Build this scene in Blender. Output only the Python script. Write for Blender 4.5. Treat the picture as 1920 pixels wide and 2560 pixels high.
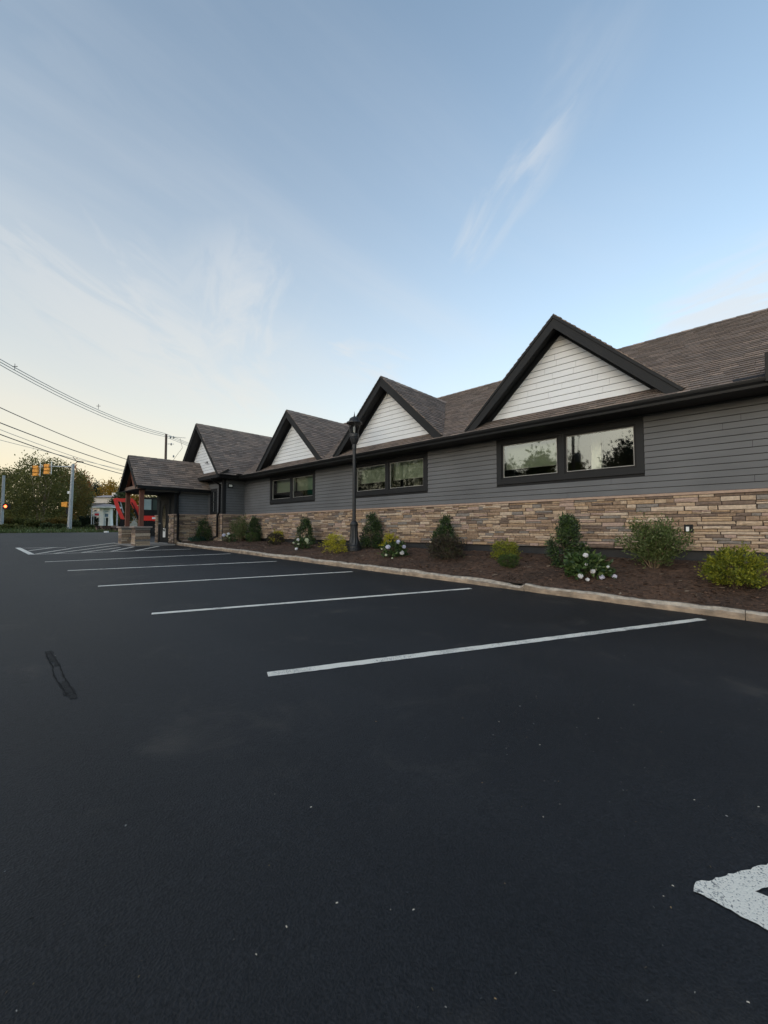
import bpy, math, random
import numpy as np
from mathutils import Matrix, Vector

random.seed(7)
RNG = np.random.default_rng(7)
for o in list(bpy.data.objects):
    bpy.data.objects.remove(o, do_unlink=True)
SC = bpy.context.scene
COL = SC.collection
R = math.radians

# ------------------------------------------------------------------ camera
# world: +X runs towards the building, +Y along its front (away, to the left), Z up
FPX = 1010.0
HEAD = R(46.84)
PITCH = math.atan(43.5 / FPX)
EYE = 1.25
cam_d = bpy.data.cameras.new('camera')
cam_d.sensor_fit = 'HORIZONTAL'
cam_d.sensor_width = 36.0
cam_d.lens = 36.0 * FPX / 1920.0
cam_d.clip_start = 0.05
cam_d.clip_end = 5000.0
cam = bpy.data.objects.new('camera', cam_d)
cam.location = (0, 0, EYE)
cam.rotation_euler = (math.pi / 2 + PITCH, 0, -HEAD)
COL.objects.link(cam)
SC.camera = cam

# ------------------------------------------------------------------ sky, sun, exposure
SUN_EL = R(7.0)
SUN_AZ = R(-92.0)          # measured from +Y towards +X
world = bpy.data.worlds.new('World')
SC.world = world
world.use_nodes = True
wn, wl = world.node_tree.nodes, world.node_tree.links
wn.clear()


def WN(t, **kw):
    n = wn.new(t)
    for k, v in kw.items():
        setattr(n, k, v)
    return n


w_out = WN('ShaderNodeOutputWorld')
w_bg = WN('ShaderNodeBackground')
w_sky = WN('ShaderNodeTexSky', sky_type='NISHITA', sun_disc=False)
w_sky.sun_elevation = SUN_EL
w_sky.sun_rotation = SUN_AZ
w_sky.altitude = 100
w_sky.air_density = 1.0
w_sky.dust_density = 1.6
w_sky.ozone_density = 1.6
w_bg.inputs['Strength'].default_value = 0.15
# high thin cirrus: stretched noise on a plane overhead
w_tc = WN('ShaderNodeTexCoord')
w_sep = WN('ShaderNodeSeparateXYZ')
wl.new(w_tc.outputs['Generated'], w_sep.inputs[0])


def WM(op, a, b=None, c=None):
    n = WN('ShaderNodeMath', operation=op)
    for i, v in enumerate((a, b, c)):
        if v is None:
            continue
        if isinstance(v, (int, float)):
            n.inputs[i].default_value = v
        else:
            wl.new(v, n.inputs[i])
    return n.outputs[0]


zc = WM('MAXIMUM', w_sep.outputs['Z'], 0.0)
zz = WM('ADD', zc, 0.16)
w_cmb = WN('ShaderNodeCombineXYZ')
wl.new(WM('DIVIDE', w_sep.outputs['X'], zz), w_cmb.inputs[0])
wl.new(WM('DIVIDE', w_sep.outputs['Y'], zz), w_cmb.inputs[1])


def cloud(rot, scale, loc, nscale, detail, rough, dist, lo, hi):
    mp = WN('ShaderNodeMapping')
    mp.inputs['Rotation'].default_value = (0, 0, rot)
    mp.inputs['Scale'].default_value = scale
    mp.inputs['Location'].default_value = loc
    wl.new(w_cmb.outputs[0], mp.inputs[0])
    n = WN('ShaderNodeTexNoise')
    n.inputs['Scale'].default_value = nscale
    n.inputs['Detail'].default_value = detail
    n.inputs['Roughness'].default_value = rough
    n.inputs['Distortion'].default_value = dist
    wl.new(mp.outputs[0], n.inputs['Vector'])
    r = WN('ShaderNodeMapRange', interpolation_type='SMOOTHSTEP')
    r.inputs['From Min'].default_value = lo
    r.inputs['From Max'].default_value = hi
    wl.new(n.outputs[0], r.inputs['Value'])
    return r.outputs[0]


SUNV = (math.sin(SUN_AZ) * math.cos(SUN_EL), math.cos(SUN_AZ) * math.cos(SUN_EL), math.sin(SUN_EL))


def streak(p0, p1, width, fray, lo, hi):
    """a cirrus streak between two points of the overhead cloud plane"""
    dx, dy = p1[0] - p0[0], p1[1] - p0[1]
    L_ = math.hypot(dx, dy)
    ca, sa = dx / L_, dy / L_
    vx, vy = WM('SUBTRACT', w_px, p0[0]), WM('SUBTRACT', w_py, p0[1])
    al = WM('DIVIDE', WM('ADD', WM('MULTIPLY', vx, ca), WM('MULTIPLY', vy, sa)), L_)
    pe = WM('DIVIDE', WM('SUBTRACT', WM('MULTIPLY', vy, ca), WM('MULTIPLY', vx, sa)), width)
    cm = WN('ShaderNodeCombineXYZ')
    wl.new(WM('MULTIPLY', al, L_ * 2.0), cm.inputs[0])
    wl.new(WM('MULTIPLY', pe, width * 5.0), cm.inputs[1])
    cm.inputs[2].default_value = p0[0] * 3.1
    n = WN('ShaderNodeTexNoise')
    n.inputs['Scale'].default_value = 1.6
    n.inputs['Detail'].default_value = 8
    n.inputs['Roughness'].default_value = 0.6
    n.inputs['Distortion'].default_value = 0.7
    wl.new(cm.outputs[0], n.inputs['Vector'])
    d2 = WM('ADD', WM('ABSOLUTE', WM('ADD', pe, WM('MULTIPLY', WM('SUBTRACT', n.outputs[0], 0.5), fray))), WM('MULTIPLY', WM('POWER', WM('ABSOLUTE', WM('SUBTRACT', al, 0.5)), 3.0), 7.0))
    r = WN('ShaderNodeMapRange', interpolation_type='SMOOTHSTEP')
    r.inputs['From Min'].default_value = 1.0
    r.inputs['From Max'].default_value = 0.0
    wl.new(d2, r.inputs['Value'])
    r2 = WN('ShaderNodeMapRange', interpolation_type='SMOOTHSTEP')
    r2.inputs['From Min'].default_value = lo
    r2.inputs['From Max'].default_value = hi
    wl.new(n.outputs[0], r2.inputs['Value'])
    return WM('MULTIPLY', r.outputs[0], r2.outputs[0])


w_s2 = WN('ShaderNodeSeparateXYZ')
wl.new(w_cmb.outputs[0], w_s2.inputs[0])
w_px, w_py = w_s2.outputs['X'], w_s2.outputs['Y']


def skypt(px, py):
    r_ = [math.sin(HEAD) * math.cos(PITCH), math.cos(HEAD) * math.cos(PITCH), math.sin(PITCH)]
    rt = (math.cos(HEAD), -math.sin(HEAD), 0)
    up = (-math.sin(HEAD) * math.sin(PITCH), -math.cos(HEAD) * math.sin(PITCH), math.cos(PITCH))
    v = [r_[i] + rt[i] * (px - 960) / FPX + up[i] * (1280 - py) / FPX for i in range(3)]
    l_ = math.sqrt(sum(c * c for c in v))
    v = [c / l_ for c in v]
    return v[0] / (v[2] + 0.16), v[1] / (v[2] + 0.16)


c_veil = cloud(R(20), (0.42, 1.0, 1), (0.4, 0.2, 0), 0.8, 8, 0.56, 0.7, 0.42, 0.74)
c_s1 = streak(skypt(1150, 700), skypt(1480, 210), 0.085, 2.3, 0.27, 0.66)
c_s6 = streak(skypt(1330, 420), skypt(1640, -120), 0.13, 1.5, 0.25, 0.75)
c_s2 = streak(skypt(1600, 860), skypt(2350, 600), 0.40, 1.0, 0.20, 0.55)
c_s3 = streak(skypt(-350, 360), skypt(640, 1060), 0.60, 1.1, 0.20, 0.62)
c_s4 = streak(skypt(600, 480), skypt(520, 980), 0.34, 1.2, 0.25, 0.66)
c_s7 = streak(skypt(-60, 40), skypt(420, 520), 0.30, 1.5, 0.28, 0.7)
c_s5 = streak(skypt(790, 870), skypt(1010, 960), 0.26, 1.6, 0.3, 0.7)
c_sum = WM('MULTIPLY', c_veil, 0.36)
# low haze that glows cream on the sunset side
w_hl = WM('SQRT', WM('ADD', WM('MULTIPLY', w_sep.outputs['X'], w_sep.outputs['X']), WM('ADD', WM('MULTIPLY', w_sep.outputs['Y'], w_sep.outputs['Y']), 0.0001)))
GLOW = R(-20)
w_gd = WM('DIVIDE', WM('ADD', WM('MULTIPLY', w_sep.outputs['X'], math.sin(GLOW)), WM('MULTIPLY', w_sep.outputs['Y'], math.cos(GLOW))), w_hl)
c_haze = WM('MULTIPLY', WM('POWER', WM('SUBTRACT', 1.0, zc), 1.85), WM('MINIMUM', WM('ADD', 0.68, WM('MULTIPLY', w_gd, 0.55)), 1.0))
for c_, k_ in ((c_s1, 0.46), (c_s6, 0.20), (c_s2, 0.75), (c_s3, 0.46), (c_s4, 0.50), (c_s5, 0.55), (c_s7, 0.10)):
    c_sum = WM('MAXIMUM', c_sum, WM('MULTIPLY', c_, k_))
w_hsv = WN('ShaderNodeHueSaturation')
w_hsv.inputs['Saturation'].default_value = 0.84
w_tint = WN('ShaderNodeMixRGB', blend_type='MULTIPLY')
w_tint.inputs[0].default_value = 1.0
w_tint.inputs[2].default_value = (0.94, 1.0, 1.0, 1)
wl.new(w_sky.outputs[0], w_tint.inputs[1])
wl.new(w_tint.outputs[0], w_hsv.inputs['Color'])
w_mix = WN('ShaderNodeMixRGB')
wl.new(c_sum, w_mix.inputs[0])
wl.new(w_hsv.outputs[0], w_mix.inputs[1])
w_mix.inputs[2].default_value = (1.82, 1.86, 1.90, 1)
w_mix2 = WN('ShaderNodeMixRGB')
w_warm = WN('ShaderNodeMixRGB')
w_warm.inputs[1].default_value = (1.92, 2.02, 2.08, 1)
w_warm.inputs[2].default_value = (2.60, 2.10, 1.34, 1)
wl.new(WM('MULTIPLY', WM('POWER', WM('SUBTRACT', 1.0, zc), 1.8), WM('ADD', 0.40, WM('MULTIPLY', w_gd, 0.75))), w_warm.inputs[0])
wl.new(c_haze, w_mix2.inputs[0])
wl.new(w_mix.outputs[0], w_mix2.inputs[1])
wl.new(w_warm.outputs[0], w_mix2.inputs[2])
wl.new(w_mix2.outputs[0], w_bg.inputs['Color'])
wl.new(w_bg.outputs[0], w_out.inputs[0])

sun_d = bpy.data.lights.new('sun', 'SUN')
sun_d.energy = 0.55
sun_d.angle = R(70)
sun_d.color = (1.0, 0.98, 0.96)
sun = bpy.data.objects.new('sun', sun_d)
sd = Vector((math.sin(SUN_AZ) * math.cos(SUN_EL), math.cos(SUN_AZ) * math.cos(SUN_EL), math.sin(SUN_EL)))
sun.rotation_euler = sd.to_track_quat('Z', 'Y').to_euler()
COL.objects.link(sun)

SC.view_settings.view_transform = 'Standard'
SC.view_settings.look = 'None'
SC.view_settings.exposure = 1.5
SC.view_settings.gamma = 1.0
SC.render.engine = 'CYCLES'

# ------------------------------------------------------------------ pixel -> place helpers (photo pixels, 1920 x 2560)
_fw = np.array([math.sin(HEAD) * math.cos(PITCH), math.cos(HEAD) * math.cos(PITCH), math.sin(PITCH)])
_rt = np.array([math.cos(HEAD), -math.sin(HEAD), 0.0])
_up = np.cross(_rt, _fw)
CAM = np.array([0, 0, EYE])


def ray(px, py):
    return _fw + _rt * (px - 960) / FPX + _up * (1280 - py) / FPX


def lot(x, y):
    """height of the parking lot"""
    return 0.0234 * min(max(y, -40), 46) + 0.005 * min(max(x, -30), 30)


CURB_X, CURB_W, CURB_H, WALL_X = 7.24, 0.17, 0.128, 9.9


def mulch(x, y):
    a = lot(CURB_X, y) + CURB_H - 0.02
    b = 0.64 + 0.0035 * y
    t = min(max((x - CURB_X - CURB_W) / (WALL_X - CURB_X - CURB_W), 0), 1)
    return a + (b - a) * t + 0.05 * math.sin(math.pi * t) + 0.012 * math.sin(x * 5.1 + y * 2.3) * math.sin(y * 3.7)


def hit(px, py, surf, t0=0.5, t1=90):
    d = ray(px, py)
    t = t0
    while t < t1:
        p = CAM + d * t
        if p[2] <= surf(p[0], p[1]):
            break
        t += 0.02
    return CAM + d * t


def at_depth(px, py, dep):
    d = ray(px, py)
    return CAM + d * dep


def at_x(px, py, x):
    d = ray(px, py)
    return CAM + d * (x / d[0])


# ------------------------------------------------------------------ materials
MATS = {}


def mat(name, col, rough=0.7, var=0.12, scale=6.0, bump=0.0, bscale=60.0, metal=0.0, spec=0.5, stretch=None,
        var2=0.0, scale2=0.7):
    if name in MATS:
        return MATS[name]
    m = bpy.data.materials.new(name)
    m.use_nodes = True
    nt = m.node_tree
    b = nt.nodes['Principled BSDF']
    b.inputs['Roughness'].default_value = rough
    b.inputs['Metallic'].default_value = metal
    b.inputs['Specular IOR Level'].default_value = spec
    g = nt.nodes.new('ShaderNodeNewGeometry')
    vec = g.outputs['Position']
    if stretch:
        mp = nt.nodes.new('ShaderNodeMapping')
        mp.inputs['Scale'].default_value = stretch
        nt.links.new(vec, mp.inputs[0])
        vec = mp.outputs[0]
    colr = None
    c0 = tuple(max(0, c * (1 - var)) for c in col) + (1,)
    c1 = tuple(c * (1 + var) for c in col) + (1,)
    n = nt.nodes.new('ShaderNodeTexNoise')
    n.inputs['Scale'].default_value = scale
    n.inputs['Detail'].default_value = 5
    nt.links.new(vec, n.inputs['Vector'])
    cr = nt.nodes.new('ShaderNodeValToRGB')
    cr.color_ramp.elements[0].position = 0.3
    cr.color_ramp.elements[1].position = 0.7
    cr.color_ramp.elements[0].color = c0
    cr.color_ramp.elements[1].color = c1
    nt.links.new(n.outputs[0], cr.inputs[0])
    colr = cr.outputs[0]
    if var2 > 0:
        n2 = nt.nodes.new('ShaderNodeTexNoise')
        n2.inputs['Scale'].default_value = scale2
        n2.inputs['Detail'].default_value = 4
        nt.links.new(g.outputs['Position'], n2.inputs['Vector'])
        mr = nt.nodes.new('ShaderNodeMapRange')
        mr.inputs['From Min'].default_value = 0.3
        mr.inputs['From Max'].default_value = 0.7
        mr.inputs['To Min'].default_value = 1 - var2
        mr.inputs['To Max'].default_value = 1 + var2
        nt.links.new(n2.outputs[0], mr.inputs['Value'])
        mm = nt.nodes.new('ShaderNodeMixRGB')
        mm.blend_type = 'MULTIPLY'
        mm.inputs[0].default_value = 1
        nt.links.new(colr, mm.inputs[1])
        nt.links.new(mr.outputs[0], mm.inputs[2])
        colr = mm.outputs[0]
    nt.links.new(colr, b.inputs['Base Color'])
    if bump > 0:
        nb = nt.nodes.new('ShaderNodeTexNoise')
        nb.inputs['Scale'].default_value = bscale
        nb.inputs['Detail'].default_value = 6
        nt.links.new(vec, nb.inputs['Vector'])
        bm = nt.nodes.new('ShaderNodeBump')
        bm.inputs['Strength'].default_value = 1.0
        bm.inputs['Distance'].default_value = bump
        nt.links.new(nb.outputs[0], bm.inputs['Height'])
        nt.links.new(bm.outputs[0], b.inputs['Normal'])
    MATS[name] = m
    return m


def leafmat(name, col, var=0.35, rough=0.55, trans=0.25):
    m = mat(name, col, rough, var, 9.0)
    nt = m.node_tree
    b = nt.nodes['Principled BSDF']
    src = b.inputs['Base Color'].links[0].from_socket
    tr = nt.nodes.new('ShaderNodeBsdfTranslucent')
    nt.links.new(src, tr.inputs[0])
    mx = nt.nodes.new('ShaderNodeMixShader')
    mx.inputs[0].default_value = trans
    nt.links.new(b.outputs[0], mx.inputs[1])
    nt.links.new(tr.outputs[0], mx.inputs[2])
    nt.links.new(mx.outputs[0], nt.nodes['Material Output'].inputs[0])
    return m


def glassmat(name, ior=2.0, tint=(0.84, 0.89, 0.86), through=(0.80, 0.86, 0.80)):
    m = bpy.data.materials.new(name)
    m.use_nodes = True
    nt = m.node_tree
    nt.nodes.remove(nt.nodes['Principled BSDF'])
    f = nt.nodes.new('ShaderNodeFresnel')
    f.inputs[0].default_value = ior
    g = nt.nodes.new('ShaderNodeBsdfGlossy')
    g.inputs['Roughness'].default_value = 0.025
    g.inputs['Color'].default_value = tint + (1,)
    t = nt.nodes.new('ShaderNodeBsdfTransparent')
    t.inputs[0].default_value = through + (1,)
    mx = nt.nodes.new('ShaderNodeMixShader')
    nt.links.new(f.outputs[0], mx.inputs[0])
    nt.links.new(t.outputs[0], mx.inputs[1])
    nt.links.new(g.outputs[0], mx.inputs[2])
    nt.links.new(mx.outputs[0], nt.nodes['Material Output'].inputs[0])
    return m


def emitmat(name, col, strength):
    m = bpy.data.materials.new(name)
    m.use_nodes = True
    b = m.node_tree.nodes['Principled BSDF']
    b.inputs['Base Color'].default_value = col + (1,)
    b.inputs['Emission Color'].default_value = col + (1,)
    b.inputs['Emission Strength'].default_value = strength
    return m


def asphalt_material():
    m = bpy.data.materials.new('sealed_asphalt')
    m.use_nodes = True
    nt = m.node_tree
    N = nt.nodes.new
    L = nt.links.new
    b = nt.nodes['Principled BSDF']
    g = N('ShaderNodeNewGeometry')
    big = N('ShaderNodeTexNoise')
    big.inputs['Scale'].default_value = 0.35
    big.inputs['Detail'].default_value = 6
    big.inputs['Roughness'].default_value = 0.6
    L(g.outputs['Position'], big.inputs['Vector'])
    fine = N('ShaderNodeTexNoise')
    fine.inputs['Scale'].default_value = 120
    fine.inputs['Detail'].default_value = 3
    L(g.outputs['Position'], fine.inputs['Vector'])
    vor = N('ShaderNodeTexVoronoi')
    vor.inputs['Scale'].default_value = 130
    L(g.outputs['Position'], vor.inputs['Vector'])
    # dusty pale scuffs with a shape of their own
    dust = N('ShaderNodeTexNoise')
    dust.inputs['Scale'].default_value = 1.3
    dust.inputs['Detail'].default_value = 9
    dust.inputs['Roughness'].default_value = 0.68
    dust.inputs['Distortion'].default_value = 0.6
    L(g.outputs['Position'], dust.inputs['Vector'])
    dr = N('ShaderNodeMapRange')
    dr.interpolation_type = 'SMOOTHSTEP'
    dr.inputs['From Min'].default_value = 0.535
    dr.inputs['From Max'].default_value = 0.80
    dr.inputs['To Max'].default_value = 0.65
    L(dust.outputs[0], dr.inputs['Value'])
    cr = N('ShaderNodeValToRGB')
    cr.color_ramp.elements[0].position = 0.30
    cr.color_ramp.elements[1].position = 0.72
    cr.color_ramp.elements[0].color = (0.0080, 0.0082, 0.0096, 1)
    cr.color_ramp.elements[1].color = (0.0235, 0.0228, 0.0240, 1)
    L(big.outputs[0], cr.inputs[0])
    lane_m = N('ShaderNodeMapping')
    lane_m.inputs['Scale'].default_value = (0.55, 0.05, 0.3)
    L(g.outputs['Position'], lane_m.inputs[0])
    lane = N('ShaderNodeTexNoise')
    lane.inputs['Scale'].default_value = 1.6
    lane.inputs['Detail'].default_value = 5
    L(lane_m.outputs[0], lane.inputs['Vector'])
    mid = N('ShaderNodeTexNoise')
    mid.inputs['Scale'].default_value = 34
    mid.inputs['Detail'].default_value = 4
    mid.inputs['Roughness'].default_value = 0.7
    L(g.outputs['Position'], mid.inputs['Vector'])
    lm = N('ShaderNodeMath')
    lm.operation = 'MULTIPLY_ADD'
    L(lane.outputs[0], lm.inputs[0])
    lm.inputs[1].default_value = 1.0
    L(mid.outputs[0], lm.inputs[2])
    lr = N('ShaderNodeMapRange')
    lr.inputs['From Min'].default_value = 0.6
    lr.inputs['From Max'].default_value = 1.4
    lr.inputs['To Min'].default_value = 0.55
    lr.inputs['To Max'].default_value = 1.5
    L(lm.outputs[0], lr.inputs['Value'])
    fr = N('ShaderNodeMapRange')
    fr.inputs['From Min'].default_value = 0.25
    fr.inputs['From Max'].default_value = 0.75
    fr.inputs['To Min'].default_value = 0.35
    fr.inputs['To Max'].default_value = 1.75
    L(fine.outputs[0], fr.inputs['Value'])
    mu = N('ShaderNodeMixRGB')
    mu.blend_type = 'MULTIPLY'
    mu.inputs[0].default_value = 1
    mu0 = N('ShaderNodeMixRGB')
    mu0.blend_type = 'MULTIPLY'
    mu0.inputs[0].default_value = 1
    L(cr.outputs[0], mu0.inputs[1])
    L(lr.outputs[0], mu0.inputs[2])
    L(mu0.outputs[0], mu.inputs[1])
    L(fr.outputs[0], mu.inputs[2])
    dm = N('ShaderNodeMixRGB')
    dm.inputs[2].default_value = (0.078, 0.067, 0.056, 1)
    L(dr.outputs[0], dm.inputs[0])
    L(mu.outputs[0], dm.inputs[1])
    L(dm.outputs[0], b.inputs['Base Color'])
    rr = N('ShaderNodeMapRange')
    rr.inputs['To Min'].default_value = 0.52
    rr.inputs['To Max'].default_value = 0.72
    L(big.outputs[0], rr.inputs['Value'])
    L(rr.outputs[0], b.inputs['Roughness'])
    b.inputs['Specular IOR Level'].default_value = 0.30
    bm = N('ShaderNodeBump')
    bm.inputs['Strength'].default_value = 0.9
    bm.inputs['Distance'].default_value = 0.006
    L(fine.outputs[0], bm.inputs['Height'])
    L(bm.outputs[0], b.inputs['Normal'])
    return m


def paint_material():
    m = bpy.data.materials.new('road_paint')
    m.use_nodes = True
    nt = m.node_tree
    N = nt.nodes.new
    L = nt.links.new
    b = nt.nodes['Principled BSDF']
    g = N('ShaderNodeNewGeometry')
    n = N('ShaderNodeTexNoise')
    n.inputs['Scale'].default_value = 150
    n.inputs['Detail'].default_value = 3
    L(g.outputs['Position'], n.inputs['Vector'])
    w = N('ShaderNodeTexNoise')
    w.inputs['Scale'].default_value = 2.2
    w.inputs['Detail'].default_value = 8
    w.inputs['Roughness'].default_value = 0.7
    L(g.outputs['Position'], w.inputs['Vector'])
    ad = N('ShaderNodeMath')
    ad.operation = 'MULTIPLY_ADD'
    L(w.outputs[0], ad.inputs[0])
    ad.inputs[1].default_value = 0.9
    L(n.outputs[0], ad.inputs[2])
    cr = N('ShaderNodeValToRGB')
    e = cr.color_ramp.elements
    e[0].position, e[0].color = 0.76, (0.16, 0.155, 0.15, 1)
    e[1].position, e[1].color = 0.89, (0.86, 0.79, 0.68, 1)
    L(ad.outputs[0], cr.inputs[0])
    L(cr.outputs[0], b.inputs['Base Color'])
    b.inputs['Roughness'].default_value = 0.75
    bm = N('ShaderNodeBump')
    bm.inputs['Distance'].default_value = 0.004
    L(n.outputs[0], bm.inputs['Height'])
    L(bm.outputs[0], b.inputs['Normal'])
    return m


M_ASPH = asphalt_material()
M_PAINT = paint_material()
M_SEAL = mat('crack_sealer', (0.007, 0.0065, 0.0065), 0.8, 0.2, 30, 0.003, 80, spec=0.2)
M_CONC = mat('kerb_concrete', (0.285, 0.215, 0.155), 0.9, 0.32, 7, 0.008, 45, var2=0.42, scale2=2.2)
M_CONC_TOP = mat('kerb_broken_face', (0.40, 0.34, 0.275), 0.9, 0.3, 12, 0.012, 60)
M_SLAB = mat('porch_concrete', (0.28, 0.255, 0.23), 0.85, 0.15, 8, 0.002, 60)
M_MULCH = mat('mulch', (0.084, 0.045, 0.027), 0.95, 0.45, 16, 0.03, 38, var2=0.35, scale2=1.3)
M_CHIP = [mat('wood_chip_dark', (0.055, 0.030, 0.019), 0.9, 0.4, 30), mat('wood_chip', (0.145, 0.078, 0.048), 0.9, 0.4, 30),
          mat('wood_chip_pale', (0.28, 0.21, 0.15), 0.9, 0.3, 30)]
M_SIDING = mat('grey_siding', (0.119, 0.120, 0.126), 0.7, 0.09, 3, 0.0012, 60, stretch=(1, 0.15, 1), var2=0.10, scale2=0.9, spec=0.3)
M_TRIM = mat('charcoal_trim', (0.017, 0.0175, 0.019), 0.65, 0.08, 4, spec=0.22)
M_GUT = mat('black_gutter', (0.007, 0.007, 0.0075), 0.5, 0.1, 4, spec=0.2)
M_SOFF = mat('black_soffit', (0.010, 0.010, 0.011), 0.7, 0.1, 4)
M_WHITE = mat('white_gable_siding', (0.69, 0.70, 0.72), 0.6, 0.03, 5, 0.0010, 50, stretch=(1, 0.15, 1), var2=0.04, scale2=0.8)
M_CAP = mat('sandstone_cap', (0.42, 0.30, 0.235), 0.85, 0.12, 14, 0.003, 90)
M_FOUND = mat('foundation_coating', (0.014, 0.015, 0.018), 0.6, 0.2, 6)
M_STONE = [mat('stone_tan', (0.41, 0.305, 0.215), 0.9, 0.22, 22, 0.006, 70),
           mat('stone_sand', (0.48, 0.375, 0.285), 0.9, 0.20, 22, 0.006, 70),
           mat('stone_brown', (0.27, 0.185, 0.125), 0.9, 0.25, 22, 0.006, 70),
           mat('stone_umber', (0.165, 0.118, 0.092), 0.9, 0.25, 22, 0.006, 70),
           mat('stone_ochre', (0.37, 0.255, 0.160), 0.9, 0.22, 22, 0.006, 70),
           mat('stone_grey', (0.20, 0.175, 0.155), 0.9, 0.22, 22, 0.006, 70),
           mat('stone_rose', (0.37, 0.265, 0.215), 0.9, 0.2, 22, 0.006, 70)]
STONE_W = [0.22, 0.10, 0.24, 0.16, 0.08, 0.09, 0.11]
M_MORTAR = mat('stone_backing', (0.075, 0.056, 0.046), 0.95, 0.2, 20)
M_SHIN = [mat('shingle_brown', (0.228, 0.170, 0.138), 0.9, 0.28, 40, 0.003, 260),
          mat('shingle_dark', (0.158, 0.120, 0.100), 0.9, 0.28, 40, 0.003, 260),
          mat('shingle_grey', (0.196, 0.154, 0.130), 0.9, 0.28, 40, 0.003, 260),
          mat('shingle_tan', (0.285, 0.211, 0.168), 0.9, 0.28, 40, 0.003, 260)]
M_SHEDGE = mat('shingle_edge_shadow', (0.080, 0.064, 0.055), 0.95, 0.1, 20)  # dark cut edge, with the shadow line under each course painted in
SHIN_W = [0.36, 0.22, 0.27, 0.15]
M_WOOD = mat('red_stained_timber', (0.155, 0.055, 0.034), 0.6, 0.3, 10, 0.002, 40, stretch=(3, 3, 0.4))
M_BEAM = mat('weathered_timber', (0.20, 0.135, 0.105), 0.7, 0.2, 10)
M_GLASS = glassmat('window_glass', 2.05)
M_BLIND = mat('roller_blind', (0.30, 0.335, 0.27), 0.8, 0.05, 3)
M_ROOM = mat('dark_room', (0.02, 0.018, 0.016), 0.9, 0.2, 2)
M_SASH = mat('window_spacer', (0.32, 0.31, 0.29), 0.5, 0.05, 3)
M_BLACK = mat('black_metal', (0.012, 0.012, 0.013), 0.6, 0.15, 8, spec=0.2)
M_LAMP = mat('lamp_cast_metal', (0.016, 0.016, 0.018), 0.5, 0.2, 10, 0.0008, 90)
M_WHITEP = mat('white_plastic', (0.75, 0.75, 0.73), 0.5, 0.03, 5)
M_PAPER = mat('paper', (0.72, 0.72, 0.70), 0.8, 0.03, 5)
M_INK = mat('print', (0.03, 0.03, 0.03), 0.8, 0.03, 5)
M_GALV = mat('galvanised_steel', (0.33, 0.35, 0.37), 0.5, 0.1, 5, metal=0.3)
M_GRASS = mat('grass', (0.100, 0.135, 0.036), 0.9, 0.35, 2.5, 0.03, 25, var2=0.25, scale2=0.3)

# ------------------------------------------------------------------ mesh helpers


def worldm(o):
    if o is None:
        return Matrix.Identity(4)
    m = o.matrix_basis.copy() if not o.parent else worldm(o.parent) @ o.matrix_parent_inverse @ o.matrix_basis
    return m


def link(name, me, parent=None, local=False, **props):
    o = bpy.data.objects.new(name, me)
    COL.objects.link(o)
    if parent is not None:
        o.parent = parent
        if not local:
            o.matrix_parent_inverse = worldm(parent).inverted()
    for k, v in props.items():
        o[k] = v
    return o


def tag(o, label, cat, group=None):
    o['label'] = label
    o['category'] = cat
    if group:
        o['group'] = group
    return o


def thing(name, label, cat, loc=(0, 0, 0), rotz=0.0, group=None):
    o = bpy.data.objects.new(name, None)
    o.empty_display_size = 0.2
    COL.objects.link(o)
    o.location = loc
    o.rotation_euler = (0, 0, rotz)
    return tag(o, label, cat, group)


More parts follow.
